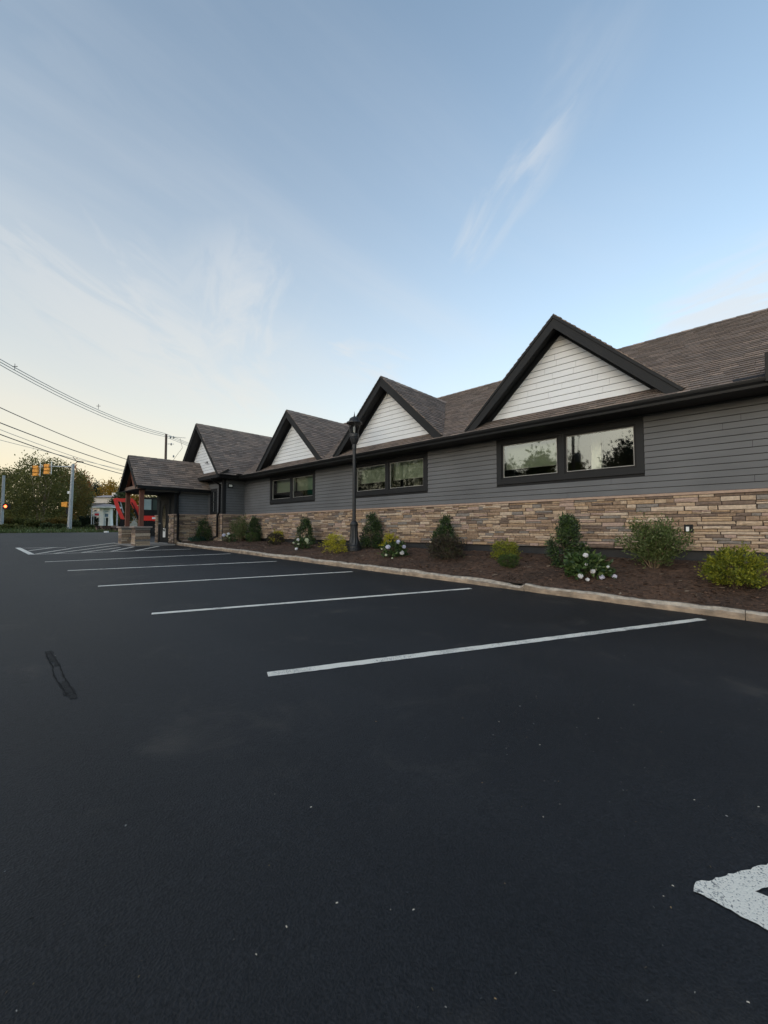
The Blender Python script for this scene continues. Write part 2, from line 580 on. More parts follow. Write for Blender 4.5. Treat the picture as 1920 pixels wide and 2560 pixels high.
class MB:
    def __init__(s):
        s.v, s.f, s.m = [], [], []
        s.mats = []

    def mi(s, m):
        if m not in s.mats:
            s.mats.append(m)
        return s.mats.index(m)

    def add(s, vs, fs, m):
        n = len(s.v)
        k = s.mi(m)
        s.v.extend([tuple(float(c) for c in p) for p in vs])
        for f in fs:
            s.f.append(tuple(i + n for i in f))
            s.m.append(k)
        return s

    def box(s, x0, x1, y0, y1, z0, z1, m):
        vs = [(x0, y0, z0), (x1, y0, z0), (x1, y1, z0), (x0, y1, z0), (x0, y0, z1), (x1, y0, z1), (x1, y1, z1), (x0, y1, z1)]
        return s.add(vs, [(0, 3, 2, 1), (4, 5, 6, 7), (0, 1, 5, 4), (1, 2, 6, 5), (2, 3, 7, 6), (3, 0, 4, 7)], m)

    def hexa(s, p, m):      # 8 points: bottom ring 0-3, top ring 4-7
        return s.add(p, [(0, 3, 2, 1), (4, 5, 6, 7), (0, 1, 5, 4), (1, 2, 6, 5), (2, 3, 7, 6), (3, 0, 4, 7)], m)

    def bar(s, a, b, w, h, m, up=(0, 0, 1)):
        a, b = Vector(a), Vector(b)
        d = (b - a).normalized()
        u = Vector(up)
        sd_ = d.cross(u)
        if sd_.length < 1e-4:
            sd_ = d.cross(Vector((1, 0, 0)))
        sd_.normalize()
        u = sd_.cross(d).normalized()
        p = []
        for q in (a, b):
            for i, j in ((-1, -1), (1, -1), (1, 1), (-1, 1)):
                p.append(q + sd_ * (i * w / 2) + u * (j * h / 2))
        return s.hexa(p, m)

    def prism(s, poly, off, m):       # polygon (3D points, planar) pushed along off
        n = len(poly)
        off = Vector(off)
        a = [Vector(p) for p in poly]
        vs = a + [p + off for p in a]
        fs = [tuple(reversed(range(n))), tuple(range(n, 2 * n))]
        for i in range(n):
            j = (i + 1) % n
            fs.append((i, j, n + j, n + i))
        return s.add(vs, fs, m)

    def tube(s, pts, rad, m, seg=8, cap=True):
        pts = [Vector(p) for p in pts]
        if not hasattr(rad, '__len__'):
            rad = [rad] * len(pts)
        vs, fs = [], []
        prev = None
        for i, p in enumerate(pts):
            if i == 0:
                d = pts[1] - pts[0]
            elif i == len(pts) - 1:
                d = pts[-1] - pts[-2]
            else:
                d = pts[i + 1] - pts[i - 1]
            d.normalize()
            if prev is None:
                u = d.orthogonal().normalized()
            else:
                u = (prev - d * prev.dot(d)).normalized()
            prev = u
            w = d.cross(u)
            for k in range(seg):
                t = 2 * math.pi * k / seg
                vs.append(p + (u * math.cos(t) + w * math.sin(t)) * rad[i])
        for i in range(len(pts) - 1):
            for k in range(seg):
                a, b2 = i * seg + k, i * seg + (k + 1) % seg
                fs.append((a, b2, b2 + seg, a + seg))
        if cap:
            fs.append(tuple(reversed(range(seg))))
            fs.append(tuple(range((len(pts) - 1) * seg, len(pts) * seg)))
        return s.add(vs, fs, m)

    def lathe(s, prof, m, c=(0, 0, 0), seg=16, flute=None):
        vs, fs = [], []
        for (r, z) in prof:
            for k in range(seg):
                t = 2 * math.pi * (k + 0.5) / seg
                rr = r
                if flute and flute[0] <= z <= flute[1] and k % 2:
                    rr = r * 0.9
                vs.append((c[0] + rr * math.cos(t), c[1] + rr * math.sin(t), c[2] + z))
        for i in range(len(prof) - 1):
            for k in range(seg):
                a, b2 = i * seg + k, i * seg + (k + 1) % seg
                fs.append((a, b2, b2 + seg, a + seg))
        fs.append(tuple(reversed(range(seg))))
        fs.append(tuple(range((len(prof) - 1) * seg, len(prof) * seg)))
        return s.add(vs, fs, m)

    def mesh(s, name, smooth=False):
        me = bpy.data.meshes.new(name)
        me.from_pydata(s.v, [], s.f)
        for m in s.mats:
            me.materials.append(m)
        me.polygons.foreach_set('material_index', s.m)
        if smooth:
            me.polygons.foreach_set('use_smooth', [True] * len(s.f))
        me.update()
        return me

    def build(s, name, parent=None, smooth=False, local=False, **props):
        return link(name, s.mesh(name, smooth), parent, local, **props)


def np_mesh(name, verts, faces, matidx, mats, smooth=False):
    """verts (N,3), faces (M,4) all quads"""
    me = bpy.data.meshes.new(name)
    nf = len(faces)
    me.vertices.add(len(verts))
    me.vertices.foreach_set('co', np.asarray(verts, dtype=np.float32).ravel())
    me.loops.add(nf * 4)
    me.loops.foreach_set('vertex_index', np.asarray(faces, dtype=np.int32).ravel())
    me.polygons.add(nf)
    me.polygons.foreach_set('loop_start', np.arange(0, nf * 4, 4, dtype=np.int32))
    me.polygons.foreach_set('loop_total', np.full(nf, 4, dtype=np.int32))
    for m in mats:
        me.materials.append(m)
    me.polygons.foreach_set('material_index', np.asarray(matidx, dtype=np.int32))
    me.polygons.foreach_set('use_smooth', np.full(nf, bool(smooth)))
    me.update(calc_edges=True)
    return me


# ------------------------------------------------------------------ the ground
def grid_sheet(name, xs, ys, zf, m, **props):
    vs = [(x, y, zf(x, y)) for y in ys for x in xs]
    nx = len(xs)
    fs = [(j * nx + i, j * nx + i + 1, (j + 1) * nx + i + 1, (j + 1) * nx + i) for j in range(len(ys) - 1) for i in range(nx - 1)]
    me = np_mesh(name, np.array(vs), np.array(fs), np.zeros(len(fs)), [m], True)
    return link(name, me, **props)


def land(x, y):
    b = lot(x, y) - 0.10
    if y > 41:
        b += min((y - 41) * 0.05, 0.26)
    return b


XS = [-2500, -600, -200, -90, -60, -40, -30, -20, -10, 0, 10, 20, 30, 40, 60, 100, 220, 600, 2500]
YS = [-2500, -600, -150, -40, -20, 0, 10, 20, 30, 36, 41, 43, 46, 50, 56, 64, 80, 120, 220, 600, 2500]
grid_sheet('ground', XS, YS, land, M_GRASS, kind='structure')
LOT_Y1 = 41.0
lot_o = grid_sheet('parking_lot', [-15, -10, -5, 0, 4, 7.3, 12, 17, 24], [-14, -8, -2, 4, 10, 16, 22, 28, 34, LOT_Y1], lot, M_ASPH, kind='structure')
grid_sheet('road', [-120, -60, -30, 0, 30, 60, 120], [47, 51, 55], lambda x, y: land(x, y) + 0.03, M_ASPH, kind='structure')

# painted lines, from the photo straight onto the lot surface
DZ = 0.004


def paint_line(a, b, width, name='painted_line', px=True, m=None):
    A = hit(a[0], a[1], lot) if px else np.array(a)
    B = hit(b[0], b[1], lot) if px else np.array(b)
    A, B = A[:2], B[:2]
    d = (B - A) / np.linalg.norm(B - A)
    n = np.array([-d[1], d[0]]) * width / 2
    L_ = np.linalg.norm(B - A)
    k = max(2, int(L_ / 0.06))
    left, right = [], []
    for i in range(k + 1):
        p = A + d * L_ * i / k
        e1, e2 = random.uniform(-0.004, 0.004), random.uniform(-0.004, 0.004)
        for lst, q in ((left, p + n * (1 + e1 / width * 2)), (right, p - n * (1 + e2 / width * 2))):
            lst.append((q[0], q[1], lot(q[0], q[1]) + DZ))
    vs = left + right
    fs = [(i, i + 1, k + 1 + i + 1, k + 1 + i) for i in range(k)]
    mb = MB()
    mb.add(vs, fs, m or M_PAINT)
    return mb.build(name, lot_o)


STRIPES = [((669, 1687), (1756, 1549)), ((379, 1535), (1177, 1471.5)), ((245, 1466), (881, 1429.5)),
           ((169, 1427), (692, 1403.5)), ((112, 1405), (576, 1384.5))]
for a, b in STRIPES:
    paint_line(a, b, 0.105)
DZ = 0.008
# hatched corner before the porch
paint_line((44, 1369.8), (79, 1386.6), 0.16)
DZ = 0.004
paint_line((79, 1386.4), (477, 1372.8), 0.10)
paint_line((54, 1370.6), (165, 1368.6), 0.10)
DZ = 0.006
for a, b in [((72, 1377), (139, 1368.7)), ((90, 1385.2), (177, 1371.5)), ((137, 1384), (298, 1362.5)),
             ((176, 1371), (288, 1357.5)), ((205, 1381.5), (300, 1369)), ((279, 1378.6), (334, 1367.4)), ((340, 1377), (398, 1365.6))]:
    paint_line(a, b, 0.10)
# the corner of the next hatched bay, lower right
DZ = 0.004


def lotpt(px, py):
    p = hit(px, py, lot)
    return (p[0], p[1], lot(p[0], p[1]) + DZ)


def ragged(pts, amp=0.004, step=0.02):
    out = []
    for i in range(len(pts)):
        a, b = Vector(pts[i]), Vector(pts[(i + 1) % len(pts)])
        k = max(1, int((b - a).length / step))
        for j in range(k):
            p = a.lerp(b, j / k)
            out.append((p.x + random.uniform(-amp, amp), p.y + random.uniform(-amp, amp), p.z))
    return out


arrow = [lotpt(1738, 2204), lotpt(1770, 2210), lotpt(2120, 2110), lotpt(2160, 2165), lotpt(1884, 2243), lotpt(2170, 2345), lotpt(2140, 2455), lotpt(1733, 2238)]
mb = MB()
rg = ragged(arrow)
mb.add(rg, [tuple(range(len(rg)))], M_PAINT)
mb.build('painted_corner', lot_o)
# crack sealer: two ragged patches joined by a thin wandering outline
M_SEALP = mat('sealer_patch', (0.0115, 0.0108, 0.0108), 0.72, 0.5, 14, 0.006, 60, spec=0.24)
for side in (-1, 1):
    ctl = [(119 + side * 5, 1631), (128 + side * 9, 1648), (141 + side * 9, 1668), (146 + side * 12, 1690), (156 + side * 12, 1706), (168 + side * 11, 1724), (182 + side * 10, 1744)]
    pts = []
    for (a, b) in zip(ctl[:-1], ctl[1:]):
        for u in np.linspace(0, 1, 6)[:-1]:
            pts.append(lotpt(a[0] + (b[0] - a[0]) * u + random.uniform(-1.2, 1.2), a[1] + (b[1] - a[1]) * u))
    vs, fs = [], []
    for i, p in enumerate(pts):
        w = random.uniform(0.002, 0.007)
        vs += [(p[0] - w, p[1] - w * 0.3, p[2]), (p[0] + w, p[1] + w * 0.3, p[2])]
        if i:
            fs.append((2 * i - 2, 2 * i - 1, 2 * i + 1, 2 * i))
    mb = MB()
    mb.add(vs, fs, M_SEAL)
    mb.build('crack_sealer', lot_o)
DZ = 0.003
for quad in ([(113, 1630), (129, 1628), (150, 1658), (154, 1664), (140, 1668), (126, 1652)], [(153, 1706), (172, 1702), (182, 1724), (194, 1738), (190, 1748), (176, 1750), (163, 1738)]):
    A = ragged([lotpt(*p) for p in quad], 0.012, 0.04)
    mb = MB()
    mb.add(A, [tuple(range(len(A)))], M_SEALP)
    mb.build('sealer_patch', lot_o)

# loose grit and leaf crumbs on the lot
n = 170
vs, fs, mi_ = [], [], []
for i in range(n):
    if i < 90:
        px, py = random.uniform(0, 1920), 1540 + 1010 * random.random() ** 0.8
    else:
        px, py = random.uniform(1150, 1920), random.uniform(1560, 2060)
    p = hit(px, py, lot)
    s_ = random.uniform(0.0010, 0.0028)
    t = random.uniform(0, 6.28)
    c, s2 = math.cos(t), math.sin(t)
    b0 = len(vs)
    z = lot(p[0], p[1]) + 0.001
    for (ax, ay, az) in ((-1.8, -0.6, 0), (1.8, -0.5, 0), (1.2, 0.6, 0.9), (-1.4, 0.5, 0.8)):
        vs.append((p[0] + s_ * (ax * c - ay * s2), p[1] + s_ * (ax * s2 + ay * c), z + s_ * az))
    fs.append((b0, b0 + 1, b0 + 2, b0 + 3))
    mi_.append(random.choice([0, 0, 1, 2]))
me = np_mesh('grit', np.array(vs), np.array(fs), mi_, [mat('grit_pale', (0.40, 0.37, 0.32), 0.9), mat('grit_leaf', (0.22, 0.15, 0.08), 0.9), mat('grit_grey', (0.2, 0.2, 0.2), 0.9)])
g_o = link('grit', me, kind='stuff')
tag(g_o, 'pale grit and leaf crumbs scattered over the asphalt', 'grit')

# ------------------------------------------------------------------ kerb and mulch bed
kerb = None
BREAK = 5.0       # along Y, from the notch in the photo
BREAK = float(hit(1330, 1472, lot)[1])
sections = []
_y = BREAK - 0.012
while _y > -7.5:
    sections.append((max(_y - 3.05, -8.0) + 0.007, _y))
    _y -= 3.05
_y = BREAK
while _y < 20.0:
    sections.append((_y, min(_y + 3.05, 20.3) - 0.007))
    _y += 3.05


def kerb_section(y0, y1, parent):
    ys = np.linspace(y0, y1, max(3, int((y1 - y0) / 0.08)))
    prof_n = 7
    vs, fs, mi = [], [], []
    rs = np.random.default_rng(int(abs(y0 * 10)) + 3)
    w1 = 0
    for j, y in enumerate(ys):
        z = lot(CURB_X, y)
        w1 = w1 * 0.85 + rs.normal() * 0.007
        chip = max(0, math.sin(y * 1.7 + 0.6) * math.sin(y * 0.63)) * 0.034 + abs(rs.normal()) * 0.009
        h = CURB_H + w1 * 0.6
        notch = 0
        if 0 < y - BREAK < 0.75:
            notch = 0.055 * (1 - (y - BREAK) / 0.75) ** 0.8
        h -= notch
        x0 = CURB_X + w1 * 0.5
        prof = [(x0, z - 0.12), (x0 + 0.008, z + h * 0.45), (x0 + 0.02 + chip * 0.5, z + h - 0.025 - chip), (x0 + 0.045 + chip * 1.2, z + h - 0.004),
                (x0 + 0.10, z + h + rs.normal() * 0.003), (x0 + CURB_W, z + h - 0.006), (x0 + CURB_W, z - 0.12)]
        vs += [(p[0], y, p[1]) for p in prof]
        if j:
            for k in range(prof_n - 1):
                a = (j - 1) * prof_n + k
                fs.append((a, a + 1, a + prof_n + 1, a + prof_n))
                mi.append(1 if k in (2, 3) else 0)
    me = bpy.data.meshes.new('kerb_section')
    n0 = len(ys)
    fs2 = fs + [tuple(range(prof_n)), tuple(reversed(range((n0 - 1) * prof_n, n0 * prof_n)))]
    me.from_pydata(vs, [], fs2)
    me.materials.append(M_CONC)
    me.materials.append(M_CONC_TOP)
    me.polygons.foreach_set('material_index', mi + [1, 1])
    me.update()
    return link('kerb_section', me, parent, **({'kind': 'structure'} if parent is None else {}))


kerb = bpy.data.objects.new('kerb', None)
COL.objects.link(kerb)
kerb['kind'] = 'structure'
for a, b in sections:
    kerb_section(a, b, kerb)

bx = np.concatenate([np.linspace(CURB_X + 0.12, WALL_X + 0.1, 36)])
by = np.linspace(-8, 20.35, 300)
bed = grid_sheet('mulch_bed', list(bx), list(by), lambda x, y: mulch(x, y) + random.uniform(-0.008, 0.008), M_MULCH, kind='structure')

n = 9000
vs = np.zeros((n * 4, 3))
mi = np.zeros(n, dtype=int)
for i in range(n):
    y = -1.5 + 21 * random.random() ** 1.5
    x = random.uniform(CURB_X + 0.15, WALL_X - 0.05)
    spill = i < 260
    if spill:
        x = CURB_X + random.choice([random.uniform(-0.35, -0.02), random.uniform(-0.10, -0.01), random.uniform(0.08, 0.17)])
    s_ = random.uniform(0.008, 0.022) * (0.6 if spill else 1)
    l_ = random.uniform(1.0, 2.6)
    t = random.uniform(0, 6.28)
    c, s2 = math.cos(t), math.sin(t)
    z = mulch(x, y) + 0.006
    if spill:
        z = lot(x, y) + 0.001 if x < CURB_X else lot(CURB_X, y) + CURB_H + 0.004
    tz = random.uniform(-0.6, 0.6)
    for k, (ax, ay) in enumerate(((-l_, -0.5), (l_, -0.5), (l_, 0.5), (-l_, 0.5))):
        vs[i * 4 + k] = (x + s_ * (ax * c - ay * s2), y + s_ * (ax * s2 + ay * c), z + s_ * (ax * 0.3 * tz + ay * tz) + 0.006)
    r_ = random.random()
    mi[i] = 0 if r_ < 0.5 else (1 if r_ < 0.95 else 2)
me = np_mesh('wood_chips', vs, np.arange(n * 4).reshape(n, 4), mi, M_CHIP)
tag(link('wood_chips', me, kind='stuff'), 'shredded bark chips covering the planting bed', 'mulch')

# ------------------------------------------------------------------ the building
BLD = thing('commercial_building', 'long low grey-sided building with stone base, white gables and shingled porch', 'building', (WALL_X, 9.0, 0.64))
CAP_Z0, CAP_Z1 = 1.925, 1.985          # stone cap
STONE_Z0 = 0.84
SOFF_Z = 3.665
EAVE_X, EAVE_Z, SLOPE = 9.35, 3.82, 0.635
RIDGE_X = 14.3
RIDGE_Z = EAVE_Z + SLOPE * (RIDGE_X - EAVE_X)
Y_R, Y_IN = -7.0, 18.8                 # right end (out of frame), inner corner with the wing
WING_X, WING_Y1 = 8.8, 23.6
EXPO = 0.127
VEST_X, VEST_Y0, VEST_Y1 = 7.2, 20.42, 22.9
WINS = [3.46, 9.12, 14.74]
WIN_W, WIN_Z0, WIN_Z1 = 3.36, 2.43, 3.635

# wall core, with holes where the windows are
w = MB()
M_CORE = mat('core_gap_shadow', (0.010, 0.010, 0.011), 0.9, 0.1, 3)  # near-black so the gaps between boards read as painted shadow lines
ys = [Y_R]
hole = 0.14
for c in WINS:
    ys += [c - WIN_W / 2 + hole, c + WIN_W / 2 - hole]
ys.append(Y_IN + 0.2)
for i in range(0, len(ys), 2):
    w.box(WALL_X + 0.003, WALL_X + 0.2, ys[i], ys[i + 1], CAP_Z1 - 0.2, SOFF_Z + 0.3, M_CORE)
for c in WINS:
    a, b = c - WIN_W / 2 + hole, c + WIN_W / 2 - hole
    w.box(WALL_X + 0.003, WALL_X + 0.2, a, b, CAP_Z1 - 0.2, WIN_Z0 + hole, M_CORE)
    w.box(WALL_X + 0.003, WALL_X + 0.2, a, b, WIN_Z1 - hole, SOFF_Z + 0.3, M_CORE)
# wing, return wall and vestibule cores
w.box(WING_X + 0.003, 15.0, Y_IN + 0.003, WING_Y1, 0.55, SOFF_Z + 0.12, M_CORE)
w.box(VEST_X + 0.003, WING_X + 0.003, VEST_Y0 + 0.003, VEST_Y1, 0.55, 3.22, M_CORE)
WALL = w.build('wall', BLD)
f = MB()
f.box(WALL_X + 0.03, WALL_X + 0.25, Y_R, Y_IN, 0.30, CAP_Z1 - 0.21, M_FOUND)
f.build('foundation', BLD)

# ---- lap siding, one object per board
sv = [(-1, -.5, 0), (0, -.5, 0), (0, .5, 0), (-1, .5, 0), (-.35, -.5, 1), (0, -.5, 1), (0, .5, 1), (-.35, .5, 1)]
b_ = MB()
b_.hexa(sv, M_SIDING)
SIDING_ME = b_.mesh('siding_board')


def board(y0, y1, z, x=None, facing='X', h=EXPO - 0.010, th=0.024, parent=None, other=0.0):
    o = bpy.data.objects.new('siding_board', SIDING_ME)
    COL.objects.link(o)
    o.parent = parent or WALL
    o.matrix_parent_inverse = worldm(o.parent).inverted()
    L_ = y1 - y0 - 0.005
    if facing == 'X':
        o.location = (x, (y0 + y1) / 2, z)
        o.scale = (th, L_, h)
    else:                              # faces -Y; y0..y1 run along X, x is the plane's Y
        o.location = ((y0 + y1) / 2, x, z)
        o.rotation_euler = (0, 0, math.pi / 2)
        o.scale = (th, L_, h)
    return o


def course(spans, z, x, facing='X', lengths=3.66, h=EXPO - 0.010):
    for a, b in spans:
        if b - a < 0.05:
            continue
        p = a
        first = True
        while p < b - 0.01:
            q = p + (random.uniform(1.2, lengths) if first else lengths)
            first = False
            if b - q < 0.6:
                q = b
            board(p, q, z, x, facing, h)
            p = q


k = 0
z = CAP_Z1 + 0.004
while z < SOFF_Z - 0.01:
    h = min(EXPO - 0.010, SOFF_Z - z)
    spans = []
    p = -3.0
    for c in WINS:
        a, b = c - WIN_W / 2 - 0.004, c + WIN_W / 2 + 0.004
        if z + h > WIN_Z0 + 0.001 and z < WIN_Z1 - 0.001:
            spans.append((p, a))
            p = b
    spans.append((p, Y_IN - 0.035))
    course(spans, z, WALL_X, h=h)
    course([(WING_X + 0.135, WALL_X - 0.035)], z, Y_IN, 'Y', h=h)
    # wing front between its corner board and the porch
    if z + h < 3.60:
        spans = [(Y_IN + 0.125, 19.40), (20.18, VEST_Y0 - 0.03)] if 2.02 < z + h / 2 < 3.20 else [(Y_IN + 0.125, VEST_Y0 - 0.03)]
        course(spans, z, WING_X, h=h)
    if z + h < 3.05:
        course([(VEST_X + 0.11, WING_X - 0.035)], z, VEST_Y0, 'Y', h=h)
    z += EXPO
t = MB()
t.box(WING_X - 0.024, WING_X + 0.13, Y_IN - 0.024, Y_IN + 0.12, CAP_Z1 + 0.003, SOFF_Z, M_TRIM)
t.build('corner_board', BLD)
t = MB()
t.box(WALL_X - 0.034, WALL_X + 0.002, Y_IN - 0.034, Y_IN + 0.002, CAP_Z1 + 0.003, SOFF_Z, M_SIDING)
t.build('corner_board', BLD)
t = MB()
t.box(VEST_X - 0.024, VEST_X + 0.10, VEST_Y0 - 0.024, VEST_Y0 + 0.10, CAP_Z1 + 0.003, 3.12, M_TRIM)
t.build('corner_board', BLD)
t = MB()
t.box(WING_X - 0.034, WING_X + 0.002, VEST_Y0 - 0.034, VEST_Y0 + 0.002, CAP_Z1 + 0.003, 3.12, M_SIDING)
t.build('corner_board', BLD)
t = MB()
t.box(WALL_X - 0.022, WALL_X + 0.002, Y_R, -3.0, CAP_Z1 + 0.003, SOFF_Z, M_SIDING)
t.build('siding_panel', BLD)

# ---- ledge stone
def stone_variant(seed):
    rs = np.random.default_rng(seed)
    ny, nz = 4, 3
    vs = []
    yy = np.linspace(-0.5, 0.5, ny)
    zz_ = np.linspace(-0.5, 0.5, nz)
    for j in range(nz):
        for i in range(ny):
            edge = i in (0, ny - 1) or j in (0, nz - 1)
            x = -(0.80 if edge else 1.0) + rs.uniform(-0.14, 0.14)
            vs.append((x, yy[i] * (0.975 if edge else 1) + rs.uniform(-0.015, 0.015), zz_[j] * (0.93 if edge else 1) + rs.uniform(-0.05, 0.03) * (1 if edge else 0.5)))
    fs = []
    for j in range(nz - 1):
        for i in range(ny - 1):
            a = j * ny + i
            fs.append((a + 1, a, a + ny, a + ny + 1))
    ring = [i for i in range(ny)] + [j * ny + ny - 1 for j in range(1, nz)] + [(nz - 1) * ny + i for i in range(ny - 2, -1, -1)] + [j * ny for j in range(nz - 2, 0, -1)]
    base = len(vs)
    for r_ in ring:
        vs.append((0.0, vs[r_][1] * 1.0, vs[r_][2] * 1.0))
    for q in range(len(ring)):
        r2 = (q + 1) % len(ring)
        fs.append((ring[q], ring[r2], base + r2, base + q))
    return np.array(vs), fs


SVAR = [stone_variant(s) for s in range(8)]
SMESH = {}
for vi, (vv, ff) in enumerate(SVAR):
    for mi_, m_ in enumerate(M_STONE):
        me = bpy.data.meshes.new('stone')
        me.from_pydata([tuple(p) for p in vv], [], ff)
        me.materials.append(m_)
        SMESH[(vi, mi_)] = me


def lay(a0, a1, z0, z1, plane, facing, scale=1.0):
    """stones in level courses of uneven height; returns list of (x,y,z,len,height,depth,rot)"""
    out = []
    z = z0
    while z < z1 - 0.01:
        h = random.choice([0.050, 0.058, 0.066, 0.075, 0.09]) * scale
        if z1 - (z + h) < 0.035:
            h = z1 - z
        p = a0 - random.uniform(0, 0.1) * scale
        p = a0
        while p < a1 - 0.01:
            L_ = random.choice([0.14, 0.2, 0.26, 0.32, 0.4, 0.5]) * scale * random.uniform(0.85, 1.15)
            if a1 - (p + L_) < 0.09:
                L_ = a1 - p
            rows = [(z, h)]
            if h > 0.06 * scale and random.random() < 0.34:
                s_ = random.uniform(0.35, 0.65)
                rows = [(z, h * s_), (z + h * s_, h * (1 - s_))]
            for (zz2, hh) in rows:
                D = random.uniform(0.018, 0.052)
                c = p + L_ / 2
                xy = (plane, c) if facing == 'X' else (c, plane)
                out.append((xy[0], xy[1], zz2 + hh / 2, L_ - 0.005, hh - 0.005, D, 0 if facing == 'X' else math.pi / 2))
            p += L_
        z += h
    return out


stones = lay(-2.4, Y_IN - 0.03, STONE_Z0, CAP_Z0, WALL_X - 0.03, 'X')
stones += lay(WING_X - 0.0, WALL_X - 0.06, STONE_Z0 - 0.1, CAP_Z0, Y_IN - 0.03, 'Y')
stones += lay(Y_IN - 0.03, VEST_Y0 - 0.04, STONE_Z0 - 0.15, CAP_Z0, WING_X - 0.03, 'X')
stones += lay(VEST_X - 0.0, WING_X - 0.06, STONE_Z0 - 0.25, CAP_Z0, VEST_Y0 - 0.03, 'Y')
stones += lay(VEST_Y0 - 0.03, 21.0, STONE_Z0 - 0.25, CAP_Z0, VEST_X - 0.03, 'X')
stones += lay(22.5, VEST_Y1, STONE_Z0 - 0.25, CAP_Z0, VEST_X - 0.03, 'X')
v_ = MB()
v_.box(WALL_X - 0.031, WALL_X + 0.002, -7, Y_IN - 0.03, STONE_Z0, CAP_Z0, M_MORTAR)
v_.box(WING_X - 0.031, WALL_X - 0.031, Y_IN - 0.031, Y_IN + 0.002, STONE_Z0 - 0.3, CAP_Z0, M_MORTAR)
v_.box(WING_X - 0.031, WING_X + 0.002, Y_IN + 0.002, VEST_Y0 - 0.031, STONE_Z0 - 0.3, CAP_Z0, M_MORTAR)
v_.box(VEST_X - 0.031, WING_X - 0.031, VEST_Y0 - 0.031, VEST_Y0 + 0.002, STONE_Z0 - 0.35, CAP_Z0, M_MORTAR)
v_.box(VEST_X - 0.031, VEST_X + 0.002, VEST_Y0 + 0.002, 21.0, STONE_Z0 - 0.35, CAP_Z0, M_MORTAR)
v_.box(VEST_X - 0.031, VEST_X + 0.002, 22.5, VEST_Y1, STONE_Z0 - 0.35, CAP_Z0, M_MORTAR)
VENEER = v_.build('stone_veneer', BLD)


def spread(pieces, n_single, mesh_of, var_of, mats, name, parent, rest_name):
    """pieces: list of (x,y,z,sy,sz,sx,rot). the nearest in view become objects, the rest one mesh"""
    def vis(p):
        d = math.hypot(p[0], p[1])
        a = (_rt[0] * p[0] + _rt[1] * p[1]) / max(0.1, _fw[0] * p[0] + _fw[1] * p[1])
        return (0 if a < 0.96 else 1000) + d / math.sqrt(p[3] * p[4])
    order = sorted(range(len(pieces)), key=lambda i: vis(pieces[i]))
    picks = random.choices(range(len(mats)), weights=STONE_W, k=len(pieces))
    rv, rf, rm = [], [], []
    nvt = 0
    for rank, i in enumerate(order):
        x, y, z, sy, sz, sx, rot = pieces[i]
        vi = random.randrange(len(SVAR))
        if rank < n_single:
            o = bpy.data.objects.new(name, SMESH[(vi, picks[i])])
            COL.objects.link(o)
            o.parent = parent
            o.matrix_parent_inverse = worldm(parent).inverted()
            o.location = (x, y, z)
            o.rotation_euler = (0, 0, rot)
            o.scale = (sx, sy, sz)
        else:
            vv, ff = SVAR[vi]
            q = vv * np.array([sx, sy, sz])
            if rot:
                q = np.stack([-q[:, 1], q[:, 0], q[:, 2]], 1)
            rv.append(q + np.array([x, y, z]))
            rf.append(np.array(ff) + nvt)
            rm += [picks[i]] * len(ff)
            nvt += len(vv)
    if rv:
        me = np_mesh(rest_name, np.concatenate(rv), np.concatenate(rf), rm, mats)
        link(rest_name, me, parent, kind='stuff')


spread(stones, 290, None, None, M_STONE, 'stone', VENEER, 'stone_courses')


def cap_run(a, b, plane, facing, sign=-1, parent=None, z0=CAP_Z0, z1=CAP_Z1, proj=0.085, seg=1.22):
    n_ = max(1, round((b - a) / seg))
    for i in range(n_):
        p, q = a + (b - a) * i / n_ + 0.0015, a + (b - a) * (i + 1) / n_ - 0.0015
        m_ = MB()
        if facing == 'X':
            m_.hexa([(plane - proj + 0.01, p, z0 + 0.002), (plane + 0.01, p, z0 + 0.002), (plane + 0.01, q, z0 + 0.002), (plane - proj + 0.01, q, z0 + 0.002),
                     (plane - proj, p, z1 - 0.012), (plane + 0.01, p, z1), (plane + 0.01, q, z1), (plane - proj, q, z1 - 0.012)], M_CAP)
        else:
            m_.hexa([(p, plane - proj + 0.01, z0 + 0.002), (q, plane - proj + 0.01, z0 + 0.002), (q, plane + 0.01, z0 + 0.002), (p, plane + 0.01, z0 + 0.002),
                     (p, plane - proj, z1 - 0.012), (q, plane - proj, z1 - 0.012), (q, plane + 0.01, z1), (p, plane + 0.01, z1)], M_CAP)
        m_.build('cap_stone', parent or VENEER)


cap_run(Y_R, Y_IN - 0.09, WALL_X - 0.019, 'X')
cap_run(WING_X - 0.10, WALL_X - 0.11, Y_IN - 0.019, 'Y')
cap_run(Y_IN - 0.005, VEST_Y0 - 0.11, WING_X - 0.019, 'X')
cap_run(VEST_X - 0.10, WING_X - 0.11, VEST_Y0 - 0.019, 'Y')
cap_run(VEST_Y0 - 0.005, 21.0, VEST_X - 0.019, 'X')
cap_run(22.5, VEST_Y1, VEST_X - 0.019, 'X')

